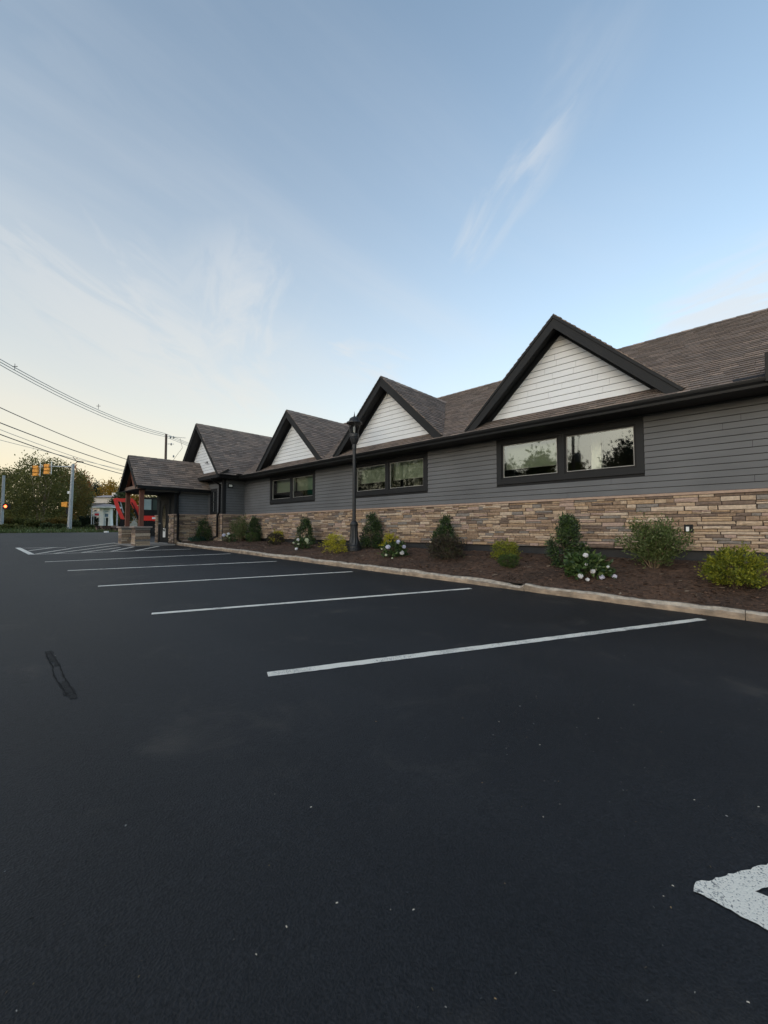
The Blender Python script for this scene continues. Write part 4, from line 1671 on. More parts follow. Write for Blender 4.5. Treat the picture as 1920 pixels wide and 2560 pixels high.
og.prism(ov, (0.004, 0, 0), mat('dark_glass', (0.015, 0.016, 0.017), 0.08, 0.1, 2, spec=0.5))
og.build('oval_glass', DOOR)
og = MB()
n_ = 24
ring_v, ring_f = [], []
for i in range(n_):
    t = 2 * math.pi * i / n_
    for (rr, dx) in ((1.0, 0), (1.0, -0.016), (1.14, -0.016), (1.14, 0)):
        ring_v.append((VEST_X - 0.0255 + dx, yc + 0.27 * rr * math.cos(t), zc_ + (0.62 + 0.27 * (rr - 1)) * math.sin(t) * (1 if rr == 1 else 1.02)))
for i in range(n_):
    j = (i + 1) % n_
    for k in range(4):
        k2 = (k + 1) % 4
        ring_f.append((i * 4 + k, i * 4 + k2, j * 4 + k2, j * 4 + k))
og.add(ring_v, ring_f, M_TRIM)
og.build('oval_frame', DOOR)
og = MB()
og.lathe([(0.035, 0), (0.035, 0.02), (0.012, 0.03), (0.012, 0.05), (0.035, 0.06), (0.04, 0.085), (0.0, 0.10)], M_GALV, seg=10)
kn = og.build('door_handle', DOOR)
kn.location = (VEST_X - 0.02, D1 - 0.12, 1.55)
kn.rotation_euler = (0, -math.pi / 2, 0)
tp = MB()
tp.box(VEST_X - 0.060, VEST_X - 0.0255, D0, D1, 0.565, 0.60, M_GALV)
tp.build('door_threshold', DOOR)
pp = MB()
pp.box(VEST_X - 0.040, VEST_X - 0.036, yc - 0.24, yc + 0.10, 0.86, 1.30, M_PAPER)
pp.box(VEST_X - 0.042, VEST_X - 0.0402, yc - 0.17, yc + 0.03, 1.15, 1.26, M_INK)
tag(pp.build('notice'), 'white paper notice taped low on the black porch door', 'notice')

# ------------------------------------------------------------------ lamp post
p = hit(885, 1376, mulch)
LP = thing('lamp_post', 'tall black lantern-style lamp post with fluted base in the mulch bed', 'lamp post', (p[0], p[1], mulch(p[0], p[1]) - 0.01), R(20))
LPS = float(np.dot(p - CAM, _fw)) * 346 / FPX / 3.94 * 1.015
LP.scale = (LPS, LPS, LPS)
m1 = MB()
m1.lathe([(0.215, 0), (0.215, 0.05), (0.195, 0.07), (0.19, 0.14), (0.165, 0.16), (0.150, 0.25), (0.122, 0.37), (0.110, 0.55), (0.106, 0.70), (0.116, 0.72), (0.116, 0.75), (0.104, 0.77), (0.092, 0.80), (0.058, 0.83)], M_LAMP, seg=24, flute=(0.2, 0.69))
m1.build('base', LP, local=True)
m1 = MB()
m1.lathe([(0.052, 0.82), (0.047, 2.88)], M_LAMP, seg=14)
m1.build('shaft', LP, smooth=False, local=True)
m1 = MB()
m1.lathe([(0.060, 2.87), (0.060, 3.0), (0.080, 3.03), (0.100, 3.08), (0.128, 3.17), (0.118, 3.19), (0.132, 3.21), (0.132, 3.30), (0.12, 3.31)], M_LAMP, seg=16)
m1.build('holder', LP, local=True)
cage = MB()
for k in range(6):
    t = math.pi * 2 * (k + 0.5) / 6
    cage.bar((0.122 * math.cos(t), 0.122 * math.sin(t), 3.30), (0.182 * math.cos(t), 0.182 * math.sin(t), 3.60), 0.011, 0.011, M_LAMP)
cg = cage.build('lantern_cage', LP, local=True)
for k in range(6):
    a, b = math.pi * 2 * (k + 0.5) / 6, math.pi * 2 * (k + 1.5) / 6
    g = MB()
    g.add([(0.118 * math.cos(a), 0.118 * math.sin(a), 3.31), (0.118 * math.cos(b), 0.118 * math.sin(b), 3.31), (0.178 * math.cos(b), 0.178 * math.sin(b), 3.595), (0.178 * math.cos(a), 0.178 * math.sin(a), 3.595)], [(0, 1, 2, 3)],
          MATS.setdefault('lantern_glass', glassmat('lantern_glass', 1.45, (1, 1, 1), (0.86, 0.87, 0.88))))
    g.build('pane', cg, local=True)
m1 = MB()
m1.lathe([(0.02, 3.31), (0.02, 3.34), (0.028, 3.38), (0.028, 3.50), (0.0, 3.54)], M_WHITEP, seg=10)
m1.build('bulb', LP, smooth=True, local=True)
m1 = MB()
m1.lathe([(0.18, 3.59), (0.225, 3.60), (0.222, 3.635), (0.17, 3.66), (0.150, 3.70), (0.135, 3.74), (0.090, 3.775), (0.03, 3.79)], M_LAMP, seg=12)
m1.build('lantern_roof', LP, local=True)
m1 = MB()
m1.lathe([(0.02, 3.785), (0.034, 3.80), (0.034, 3.812), (0.012, 3.82), (0.018, 3.845), (0.010, 3.87), (0.002, 3.95)], M_LAMP, seg=10)
m1.build('finial', LP, local=True)

# ------------------------------------------------------------------ foliage
def leaf_mesh(name, P, D, size, mats, weights, aspect=0.5, fold=0.12):
    """P (n,3) positions, D (n,3) pointing directions, size (n,)"""
    n = len(P)
    D = D / np.maximum(np.linalg.norm(D, axis=1, keepdims=True), 1e-6)
    rnd = RNG.normal(size=(n, 3))
    Sd = np.cross(D, rnd)
    Sd /= np.maximum(np.linalg.norm(Sd, axis=1, keepdims=True), 1e-6)
    Nn = np.cross(D, Sd)
    s = np.asarray(size).reshape(-1, 1)
    v = np.zeros((n, 4, 3))
    v[:, 0] = P
    v[:, 1] = P + D * s * 0.5 + Sd * s * aspect * 0.5 + Nn * s * fold
    v[:, 2] = P + D * s
    v[:, 3] = P + D * s * 0.5 - Sd * s * aspect * 0.5 + Nn * s * fold
    mi = RNG.choice(len(mats), size=n, p=np.array(weights) / sum(weights))
    return np_mesh(name, v.reshape(-1, 3), np.arange(n * 4).reshape(n, 4), mi, mats)


def clumps(n, k, shape, sig):
    """n points gathered in k clumps; shape(u) gives a clump centre"""
    C = np.array([shape() for _ in range(k)])
    w = RNG.integers(0, k, n)
    return C[w] + RNG.normal(size=(n, 3)) * sig, C


HPH = [0.0, 0.0]


def holly_shape():
    z = RNG.random() ** 1.25 * 0.93 + 0.03
    t = RNG.uniform(0, 6.283)
    lump = 1.0 + 0.22 * math.sin(3 * t + 7 * z + HPH[0]) + 0.16 * math.sin(2 * t - 11 * z + HPH[1])
    r = 0.5 * (1 - z) ** 0.58 * (0.92 if z > 0.12 else 0.80) * math.sqrt(RNG.uniform(0.25, 1)) * lump
    return (r * math.cos(t), r * math.sin(t), z)


def mound_shape():
    while True:
        q = RNG.uniform(-1, 1, 3)
        if 0.45 < np.linalg.norm(q) < 1 and q[2] > -0.55:
            return (q[0] * 0.45, q[1] * 0.45, 0.40 + q[2] * 0.52)


def ball_shape():
    q = RNG.normal(size=3)
    q /= np.linalg.norm(q)
    q *= RNG.uniform(0.7, 1)
    return (q[0] * 0.47, q[1] * 0.47, 0.5 + q[2] * 0.45)


LM = {
    'holly': [leafmat('holly_leaf', (0.026, 0.050, 0.015), 0.4, 0.42, 0.12), leafmat('holly_leaf_light', (0.072, 0.118, 0.028), 0.4, 0.42, 0.15), leafmat('holly_leaf_dark', (0.012, 0.024, 0.009), 0.4, 0.42, 0.1)],
    'gold': [leafmat('gold_leaf', (0.46, 0.40, 0.020), 0.35, 0.6, 0.3), leafmat('gold_leaf_green', (0.24, 0.25, 0.020), 0.35, 0.6, 0.3), leafmat('gold_leaf_pale', (0.58, 0.52, 0.06), 0.3, 0.6, 0.3)],
    'lime': [leafmat('lime_leaf', (0.20, 0.215, 0.016), 0.35, 0.6, 0.3), leafmat('lime_leaf_green', (0.10, 0.13, 0.014), 0.35, 0.6, 0.3), leafmat('lime_leaf_pale', (0.31, 0.31, 0.03), 0.3, 0.6, 0.3)],
    'box': [leafmat('box_leaf', (0.050, 0.088, 0.014), 0.35, 0.5, 0.2), leafmat('box_leaf_dark', (0.026, 0.050, 0.010), 0.35, 0.5, 0.2), leafmat('box_leaf_light', (0.085, 0.115, 0.02), 0.3, 0.5, 0.25)],
    'brown': [leafmat('purple_brown_leaf', (0.046, 0.030, 0.018), 0.4, 0.6, 0.2), leafmat('purple_green_leaf', (0.050, 0.052, 0.020), 0.4, 0.6, 0.2), leafmat('purple_dark_leaf', (0.025, 0.016, 0.012), 0.4, 0.6, 0.2)],
    'wisp': [leafmat('willow_leaf', (0.105, 0.145, 0.040), 0.35, 0.6, 0.3), leafmat('willow_leaf_dark', (0.056, 0.085, 0.022), 0.35, 0.6, 0.3), leafmat('willow_leaf_pale', (0.18, 0.21, 0.085), 0.3, 0.6, 0.3)],
    'hyd': [leafmat('hydrangea_leaf', (0.045, 0.085, 0.020), 0.35, 0.5, 0.2), leafmat('hydrangea_leaf_dark', (0.024, 0.048, 0.012), 0.35, 0.5, 0.2), leafmat('hydrangea_leaf_light', (0.11, 0.155, 0.045), 0.3, 0.5, 0.25)],
    'teal': [leafmat('juniper_leaf', (0.022, 0.085, 0.058), 0.4, 0.6, 0.15), leafmat('juniper_leaf_dark', (0.010, 0.038, 0.028), 0.4, 0.6, 0.15)],
}
M_STEM = mat('shrub_stem', (0.085, 0.060, 0.038), 0.85, 0.3, 20)
M_STEMP = mat('pale_stem', (0.22, 0.16, 0.10), 0.85, 0.3, 20)
M_PETAL = [mat('petal_white', (0.74, 0.73, 0.74), 0.7, 0.06, 30), mat('petal_lilac', (0.64, 0.63, 0.74), 0.7, 0.08, 30), mat('petal_cream', (0.66, 0.68, 0.50), 0.7, 0.08, 30)]


def shrub(px0, px1, ytop, ybase, kind, name, label, cat='shrub', leaf=0.05, n=2200, k=90, sig=0.05, group=None, stems=7, flowers=None, pale=None, xoff=0.0):
    pc = hit((px0 + px1) / 2, ybase - 2, mulch)
    dep = float(np.dot(pc - CAM, _fw))
    W = (px1 - px0) / FPX * dep
    H = (ybase - ytop) / FPX * dep * 1.0
    # the base pixel is the front of the plant: its middle stands half a width further back
    back = min(W * 0.32, 0.45)
    c = np.array([pc[0] + _fw[0] * back + xoff, pc[1] + _fw[1] * back])
    c[0] = min(c[0], WALL_X - 0.16 - W * 0.30)
    if c[1] > 18.0:                       # by the wing: stay in front of its walls
        if pc[0] < WING_X - 0.1:
            c[1] = min(c[1], VEST_Y0 - 0.12 - W * 0.40)
            c[0] = min(c[0], WING_X - 0.10 - W * 0.38)
        else:
            c[1] = min(c[1], Y_IN - 0.12 - W * 0.40)
    W *= {'holly': 1.12, 'brown': 1.08, 'hyd': 0.98, 'gold': 1.08, 'lime': 1.0, 'wisp': 1.06}.get(kind, 1.0)
    n = int(n * {'holly': 2.2, 'brown': 1.6, 'hyd': 1.3, 'gold': 1.5, 'lime': 1.5}.get(kind, 1.2))
    z = mulch(c[0], c[1])
    H = max(H - (z - mulch(pc[0], pc[1])), 0.15)
    T = thing(name, label, cat, (c[0], c[1], z - 0.01), RNG.uniform(0, 6.28), group)
    mats = LM[kind]
    wts = [0.5, 0.3, 0.2][:len(mats)]
    if kind == 'wisp':
        st, P, D = MB(), [], []
        nst = 26
        for i in range(nst):
            t = RNG.uniform(0, 6.283)
            r = 0.48 * math.sqrt(RNG.uniform(0.02, 1))
            zt = RNG.uniform(0.70, 1.0) * (1 - 0.35 * (r / 0.48) ** 2)
            a = np.array([0.05 * math.cos(t), 0.05 * math.sin(t), 0.0])
            e = np.array([r * math.cos(t), r * math.sin(t), zt])
            mid = a * 0.5 + e * 0.5 + np.array([0, 0, 0.06]) - np.array([e[0], e[1], 0]) * 0.12
            pts = [((1 - u) ** 2) * a + 2 * u * (1 - u) * mid + u * u * e for u in np.linspace(0, 1, 7)]
            S = np.array([W, W, H])
            st.tube([q * S for q in pts], list(np.linspace(0.008, 0.0025, 7)), M_STEMP if i % 3 else M_STEM, 5)
            m_ = int(n / nst)
            for _ in range(m_):
                u = RNG.uniform(0.22, 1.0)
                q = ((1 - u) ** 2) * a + 2 * u * (1 - u) * mid + u * u * e
                off = RNG.normal(size=3) * 0.055
                P.append((q + off) * S)
                D.append(np.array([e[0], e[1], 0.5]) + RNG.normal(size=3) * 0.55)
        st.build('stem', T, local=True, kind='stuff')
        P, D = np.array(P), np.array(D)
        sz = leaf * RNG.uniform(0.6, 1.25, len(P))
        asp = 0.34
    else:
        if kind in ('gold', 'lime', 'brown', 'hyd', 'teal'):
            shape = mound_shape
        elif kind == 'box':
            shape = ball_shape
        else:
            shape = holly_shape
            HPH[0], HPH[1] = RNG.uniform(0, 6.28), RNG.uniform(0, 6.28)
        P, C = clumps(n, k, shape, sig)
        P[:, 2] = np.clip(P[:, 2], 0.02, 1.08)
        ctr = np.array([0, 0, 0.35])
        D = (P - ctr) * 1.4 + RNG.normal(size=P.shape) * 0.45 + np.array([0, 0, 0.25])
        if kind in ('gold', 'lime'):      # shoots sticking out of the mound
            sh = []
            for _ in range(26):
                q = np.array(shape())
                o = (q - np.array([0, 0, 0.25]))
                o /= np.linalg.norm(o)
                for u in np.linspace(0, 0.20, 12):
                    sh.append(q + o * u + RNG.normal(size=3) * 0.012)
            sh = np.array(sh)
            P = np.concatenate([P, sh])
            D = np.concatenate([D, (sh - ctr) + RNG.normal(size=sh.shape) * 0.4])
        if kind == 'holly':               # leader shoots
            sh = []
            for _ in range(22):
                t = RNG.uniform(0, 6.28)
                z0 = RNG.uniform(0.15, 0.92)
                r = 0.40 * (1 - z0) ** 0.6
                o = np.array([math.cos(t) * 0.7 * (1 - z0), math.sin(t) * 0.7 * (1 - z0), 0.9])
                ln = RNG.uniform(0.10, 0.24)
                for u in np.linspace(0, ln, 16):
                    sh.append(np.array([r * math.cos(t), r * math.sin(t), z0]) + o * u + RNG.normal(size=3) * 0.016)
            sh = np.array(sh)
            P = np.concatenate([P, sh])
            D = np.concatenate([D, RNG.normal(size=sh.shape) + np.array([0, 0, 0.5])])
        P = P * np.array([W, W, H])
        sz = leaf * RNG.uniform(0.6, 1.25, len(P))
        asp = 0.62 if kind == 'hyd' else 0.5
        st = MB()
        for i in range(stems):
            t = RNG.uniform(0, 6.28)
            r = RNG.uniform(0.05, 0.30)
            e = (r * W * math.cos(t), r * W * math.sin(t), H * RNG.uniform(0.45, 0.8))
            st.tube([(0.02 * math.cos(t), 0.02 * math.sin(t), -0.02), (e[0] * 0.4, e[1] * 0.4, e[2] * 0.5), e], [0.010, 0.007, 0.003], M_STEM, 5)
        st.build('stem', T, local=True, kind='stuff')
    me = leaf_mesh('foliage', P, D, sz, mats, wts, asp)
    link('foliage', me, T, True)
    if flowers:
        inv = -T.rotation_euler.z
        for (fx, fy, fr, fm) in flowers:
            q = at_depth(fx, fy, dep - 0.02)
            dx, dy = q[0] - c[0], q[1] - c[1]
            lx, ly = dx * math.cos(inv) - dy * math.sin(inv), dx * math.sin(inv) + dy * math.cos(inv)
            rr = fr / FPX * dep * 0.88
            nf = 90
            U = RNG.normal(size=(nf, 3))
            U /= np.linalg.norm(U, axis=1, keepdims=True)
            U[:, 2] *= 0.85
            cen = np.array([lx, ly, q[2] - z + 0.01])
            Pf = cen + U * rr * 0.78
            tang = np.cross(U, RNG.normal(size=(nf, 3)))
            me = leaf_mesh('flower_head', np.concatenate([Pf, Pf]), np.concatenate([tang, -tang]) + np.concatenate([U, U]) * 0.45, np.full(nf * 2, rr * 0.42), [M_PETAL[fm]], [1], 0.9, 0.05)
            fo = link('flower_head', me, T, True)
            core = MB()
            core.lathe([(0.02 * rr, -0.75 * rr), (0.55 * rr, -0.5 * rr), (0.76 * rr, 0), (0.55 * rr, 0.5 * rr), (0.02 * rr, 0.75 * rr)], M_PETAL[fm], tuple(cen), 10)
            core.build('flower_core', fo, True, True)
    return T


HG = 'pyramidal hollies along the stone base'
shrub(478, 520, 1300, 1352, 'holly', 'holly_shrub', 'dark holly beside the porch wall, farthest of the hollies', leaf=0.075, n=900, k=60, group=HG)
shrub(632, 668, 1293, 1355, 'holly', 'holly_shrub', 'dark holly left of the farthest main-wall window', leaf=0.07, n=1100, k=60, group=HG)
shrub(735, 784, 1298, 1366, 'holly', 'holly_shrub', 'dark holly under the farthest main-wall window, with pale flowers at its foot', leaf=0.065, n=1400, k=70, group=HG)
shrub(897, 962, 1288, 1374, 'holly', 'holly_shrub', 'dark conical holly just right of the lamp post', leaf=0.06, n=1900, k=90, group=HG)
shrub(1084, 1148, 1294, 1384, 'holly', 'holly_shrub', 'dark holly rising behind a large brown-leaved shrub', leaf=0.058, n=1900, k=90, group=HG)
shrub(1384, 1482, 1292, 1420, 'holly', 'holly_shrub', 'tallest dark holly, nearest the camera, under the nearest window', leaf=0.055, n=2800, k=120, sig=0.045, group=HG)
GG = 'golden shrubs in the mulch bed'
shrub(687, 718, 1326, 1358, 'gold', 'golden_shrub', 'small yellow shrub half hidden behind a dark brown one', leaf=0.05, n=700, k=50, group=GG, xoff=0.15)
shrub(803, 866, 1332, 1388, 'gold', 'golden_shrub', 'bright yellow loose shrub just left of the lamp post', leaf=0.042, n=1500, k=80, group=GG)
shrub(986, 1034, 1335, 1370, 'gold', 'golden_shrub', 'yellow shrub behind the hydrangea right of the lamp post', leaf=0.045, n=900, k=60, group=GG, xoff=0.25)
shrub(1229, 1302, 1352, 1406, 'lime', 'golden_shrub', 'yellow-green shrub directly behind a clipped boxwood ball', leaf=0.042, n=1500, k=80, group=GG, xoff=0.1)
shrub(1806, 1950, 1366, 1488, 'lime', 'golden_shrub', 'large yellow-green shrub cut by the right picture edge', leaf=0.045, n=3400, k=130, sig=0.045, group=GG)
shrub(1249, 1304, 1386, 1427, 'box', 'boxwood_ball', 'small clipped green boxwood ball near the kerb', leaf=0.028, n=2400, k=200, sig=0.03)
shrub(613, 643, 1331, 1358, 'box', 'low_green_shrub', 'low dark green shrub left of the second holly', leaf=0.05, n=700, k=60, sig=0.06)
BG = 'brown-leaved shrubs in the mulch bed'
shrub(664, 705, 1332, 1366, 'brown', 'brown_leaved_shrub', 'small brown-leaved shrub in front of a little yellow one', leaf=0.05, n=1000, k=60, group=BG)
shrub(1073, 1168, 1336, 1409, 'brown', 'brown_leaved_shrub', 'large brown-leaved shrub standing before a holly', leaf=0.045, n=2600, k=120, group=BG)
WG_ = 'wispy upright shrubs against the stone base'
shrub(556, 606, 1294, 1348, 'wisp', 'wispy_shrub', 'wispy grey-green shrub at the inner corner of the wing', leaf=0.09, n=1300, group=WG_)
shrub(1588, 1756, 1280, 1434, 'wisp', 'wispy_shrub', 'large wispy green shrub with bare stems near the right edge', leaf=0.07, n=4200, group=WG_)
HY = 'hydrangeas in the mulch bed'
shrub(555, 586, 1334, 1358, 'hyd', 'hydrangea', 'small hydrangea with three pale heads by the wing corner', 'hydrangea', leaf=0.09, n=160, k=40, sig=0.06, group=HY, flowers=[(560, 1338, 5, 1), (571, 1334.5, 4, 0), (568, 1340, 3, 2), (574, 1345, 2.5, 2)])
shrub(728, 780, 1345, 1376, 'hyd', 'hydrangea', 'hydrangea with cream heads under the farthest main-wall window', 'hydrangea', leaf=0.08, n=320, k=60, sig=0.06, group=HY, flowers=[(745, 1349.5, 4.5, 0), (734, 1357, 3, 2), (746, 1360, 3, 2), (741, 1372, 4.5, 0), (767, 1350, 6, 2), (770, 1357, 4, 2)])
shrub(952, 1020, 1350, 1398, 'hyd', 'hydrangea', 'hydrangea with lilac-white heads right of the lamp post', 'hydrangea', leaf=0.09, n=480, k=80, sig=0.06, group=HY, flowers=[(970, 1367.5, 7, 1), (995.5, 1355, 6.5, 1), (1010, 1367, 5.5, 1), (1005, 1382, 6.5, 0), (965, 1387.5, 3.5, 2), (980.5, 1396, 3, 2), (954.5, 1372.5, 2.5, 2)])
shrub(1432, 1543, 1386, 1454, 'hyd', 'hydrangea', 'largest hydrangea with big leaves, nearest the kerb on the right', 'hydrangea', leaf=0.115, n=520, k=80, sig=0.06, group=HY, flowers=[(1464, 1388, 7, 0), (1451.5, 1440, 7.5, 0), (1482, 1428, 7, 0), (1504.5, 1442.5, 7.5, 1), (1536, 1441, 7, 1), (1469, 1449, 5.5, 0), (1466, 1411, 4.5, 0), (1520, 1417, 4, 0), (1491, 1423, 3.5, 2)])
shrub(443, 482, 1342, 1354, 'teal', 'ground_cover_plant', 'low blue-green ground cover by the porch downspout', 'plant', leaf=0.07, n=600, k=50, sig=0.06)

# ------------------------------------------------------------------ trees
TL = {
    'green': [leafmat('tree_leaf', (0.145, 0.145, 0.040), 0.4, 0.7, 0.5), leafmat('tree_leaf_dark', (0.088, 0.094, 0.028), 0.4, 0.7, 0.5), leafmat('tree_leaf_light', (0.21, 0.195, 0.065), 0.4, 0.7, 0.5)],
    'brown': [leafmat('tree_leaf_russet', (0.165, 0.120, 0.030), 0.4, 0.7, 0.5), leafmat('tree_leaf_olive', (0.10, 0.088, 0.026), 0.4, 0.7, 0.5), leafmat('tree_leaf_gold', (0.17, 0.115, 0.024), 0.4, 0.7, 0.5)],
    'orange': [leafmat('tree_leaf_orange', (0.34, 0.105, 0.028), 0.4, 0.7, 0.5), leafmat('tree_leaf_rust', (0.19, 0.065, 0.024), 0.4, 0.7, 0.5)],
    'yellow': [leafmat('tree_leaf_yellow', (0.31, 0.175, 0.016), 0.4, 0.7, 0.5), leafmat('tree_leaf_amber', (0.19, 0.118, 0.016), 0.4, 0.7, 0.5), leafmat('tree_leaf_lemon', (0.26, 0.18, 0.02), 0.4, 0.7, 0.5)],
    'dark': [leafmat('conifer_leaf', (0.022, 0.036, 0.016), 0.4, 0.7, 0.2), leafmat('conifer_leaf_dark', (0.012, 0.020, 0.010), 0.4, 0.7, 0.2)],
    'sage': [leafmat('sage_leaf', (0.072, 0.088, 0.034), 0.4, 0.7, 0.5), leafmat('sage_leaf_dark', (0.038, 0.050, 0.018), 0.4, 0.7, 0.5)],
}
M_BARK = mat('bark', (0.10, 0.075, 0.055), 0.9, 0.3, 8, 0.02, 20)
M_BIRCH = mat('birch_bark', (0.36, 0.27, 0.20), 0.85, 0.3, 8, 0.01, 20)


def tree(x, y, H, W, kind, name, label, n=5000, k=70, leaf=0.22, low=0.12, trunks=1, bark=None, group='trees beyond the lot', sig=0.075, limbs=9):
    z = land(x, y)
    T = thing(name, label, 'tree', (x, y, z - 0.05), RNG.uniform(0, 6.28), group)
    bark = bark or M_BARK

    def shape():
        while True:
            q = RNG.uniform(-1, 1, 3)
            rr = np.linalg.norm(q)
            if 0.35 < rr < 1:
                wz = 1.0 - 0.25 * max(q[2], 0)
                return (q[0] * 0.5 * wz, q[1] * 0.5 * wz, low + (1 - low) * (0.5 + 0.48 * q[2]))
    n, k = int(n * 1.25), int(k * 1.2)
    P, C = clumps(n, k, shape, np.array([sig, sig, sig * 0.8]))
    S = np.array([W, W, H])
    P, C = P * S, C * S
    P[:, 2] = np.clip(P[:, 2], 0.25, None)
    tr = MB()
    hub = []
    for i in range(trunks):
        t = RNG.uniform(0, 6.28)
        ln = 0.0 if trunks == 1 else 0.22
        a = np.array([0.25 * math.cos(t), 0.25 * math.sin(t), 0]) * (0 if trunks == 1 else 1)
        e = np.array([ln * W * math.cos(t), ln * W * math.sin(t), H * 0.72])
        r0 = 0.018 * H if trunks == 1 else 0.012 * H
        pts = [a, a * 0.5 + e * 0.22 * np.array([1, 1, 1.4]), a * 0.2 + e * 0.6, e]
        tr.tube(pts, [r0 * 1.25, r0, r0 * 0.6, r0 * 0.2], bark, 8)
        hub.append(pts)
    for i in range(limbs):
        c = C[RNG.integers(0, len(C))]
        pts = hub[RNG.integers(0, len(hub))]
        s = np.array(pts[1]) * 0.5 + np.array(pts[2]) * 0.5
        if c[2] < s[2]:
            s = np.array(pts[1])
        tr.tube([s, s * 0.4 + c * 0.6 + np.array([0, 0, 0.05 * H]), c], [0.006 * H, 0.004 * H, 0.0015 * H], bark, 5)
    tr.build('trunk', T, True, True)
    D = (P - np.array([0, 0, H * 0.45])) * 0.2 + RNG.normal(size=P.shape) * W * 0.08 + np.array([0, 0, -0.1])
    mats = TL[kind]
    me = leaf_mesh('crown', P, D, leaf * RNG.uniform(0.6, 1.3, len(P)), mats, [0.5, 0.3, 0.2][:len(mats)], 0.6)
    link('crown', me, T, True)
    return T


def tree_px(px, ytop, dep, wpx, *a, **kw):
    q = at_depth(px, 1300, dep)
    H = EYE + (1323.5 - ytop) / FPX * dep - land(q[0], q[1])
    return tree(q[0], q[1], H, wpx / FPX * dep, *a, **kw)


tree_px(100, 1136, 52, 130, 'green', 'birch_tree', 'broad green birch clump with pale trunks behind the traffic signals', n=9000, k=110, leaf=0.24, trunks=4, bark=M_BIRCH, low=0.10)
tree_px(40, 1160, 60, 95, 'green', 'leafy_tree', 'green tree at left between the left pole and the birch clump', n=6000, k=80, leaf=0.28)
tree_px(-40, 1150, 66, 100, 'sage', 'leafy_tree', 'thin grey-green tree cut by the left picture edge', n=3000, k=60, leaf=0.28)
tree_px(160, 1165, 60, 100, 'brown', 'leafy_tree', 'olive-brown tree behind the signal mast', n=6000, k=80, leaf=0.28)
tree_px(196, 1180, 70, 60, 'green', 'leafy_tree', 'dark green tree right of the signal mast', n=4000, k=60, leaf=0.30, low=0.05)
tree_px(207, 1184, 86, 44, 'orange', 'autumn_tree', 'rusty orange autumn tree left of the white house roof', n=2200, k=45, leaf=0.34)
tree_px(178, 1150, 88, 30, 'orange', 'autumn_tree', 'orange treetop peeking over the signal mast', n=1200, k=30, leaf=0.34)
tree_px(236, 1206, 105, 52, 'dark', 'evergreen_tree', 'dark evergreen tree above the white house', n=3000, k=50, leaf=0.42)
tree_px(278, 1200, 100, 78, 'yellow', 'autumn_tree', 'golden yellow tree left of the porch roof', n=4000, k=60, leaf=0.42)
tree_px(302, 1186, 112, 26, 'orange', 'bare_tree', 'nearly bare tree touching the porch roof edge', n=250, k=25, leaf=0.35, limbs=26)
tree_px(300, 1226, 72, 50, 'sage', 'leafy_tree', 'pale green tree behind the red excavator arm', n=3000, k=50, leaf=0.32)
tree_px(346, 1224, 80, 62, 'yellow', 'autumn_tree', 'yellow tree seen between the porch posts', n=3000, k=50, leaf=0.35)
tree_px(392, 1226, 78, 60, 'green', 'leafy_tree', 'green tree seen above the excavator cab', n=3000, k=50, leaf=0.35)
tree_px(250, 1215, 120, 120, 'dark', 'evergreen_tree', 'wide dark tree far behind the house', n=3000, k=60, leaf=0.5)
# trees across the street: they stand in the window reflections
OPP = [(-24, 8.9, 9.6, 4.4, 'dark'), (-25, 14.2, 8.0, 3.0, 'green'), (-26, 18.0, 9.2, 5.0, 'green'), (-26, 21.5, 8.6, 4.5, 'dark'), (-25, 25.0, 9.6, 5.5, 'green'), (-26, 31.0, 12.5, 8.0, 'green'),
       (-26, 38.0, 14.5, 9.0, 'green'), (-26, 46.0, 14.0, 9.0, 'dark'), (-25, 55.0, 14.0, 10.0, 'green'), (-26, 65.0, 14.0, 10.0, 'brown'), (-25, 75.0, 13.0, 10.0, 'green'), (-27, 2.0, 8.0, 6.0, 'green'), (-4, 62, 11, 9, 'green'), (-11, 64, 12, 9, 'dark'), (-18, 66, 12, 9, 'green')]
WHERE = ['largest dark tree mirrored in the right pane of the nearest window', 'small tree mirrored beside the big one in the nearest window', 'tree mirrored at the mullion of the nearest window',
         'dark tree mirrored in the left pane of the nearest window', 'leafy tree mirrored at the far side of the nearest window', 'tall tree mirrored between the two nearer windows', 'tall tree mirrored in the right pane of the middle window',
         'dark tall tree mirrored in the left pane of the middle window', 'tall tree mirrored between the middle and farthest windows', 'olive tree mirrored in the right pane of the farthest window',
         'tall tree mirrored in the left pane of the farthest window', 'low tree across the street, first of the row', 'green tree beyond the left picture edge, first past the pole', 'dark tree beyond the left picture edge, middle of three', 'green tree beyond the left picture edge, farthest out']
for i, (x, y, H, W, kd) in enumerate(OPP):
    tree(x, y, H, W, kd, 'street_tree', WHERE[i], n=4200 if 5 <= i <= 10 else 6500, k=80, leaf=0.36, group='trees across the street', low=0.0, sig=0.10)

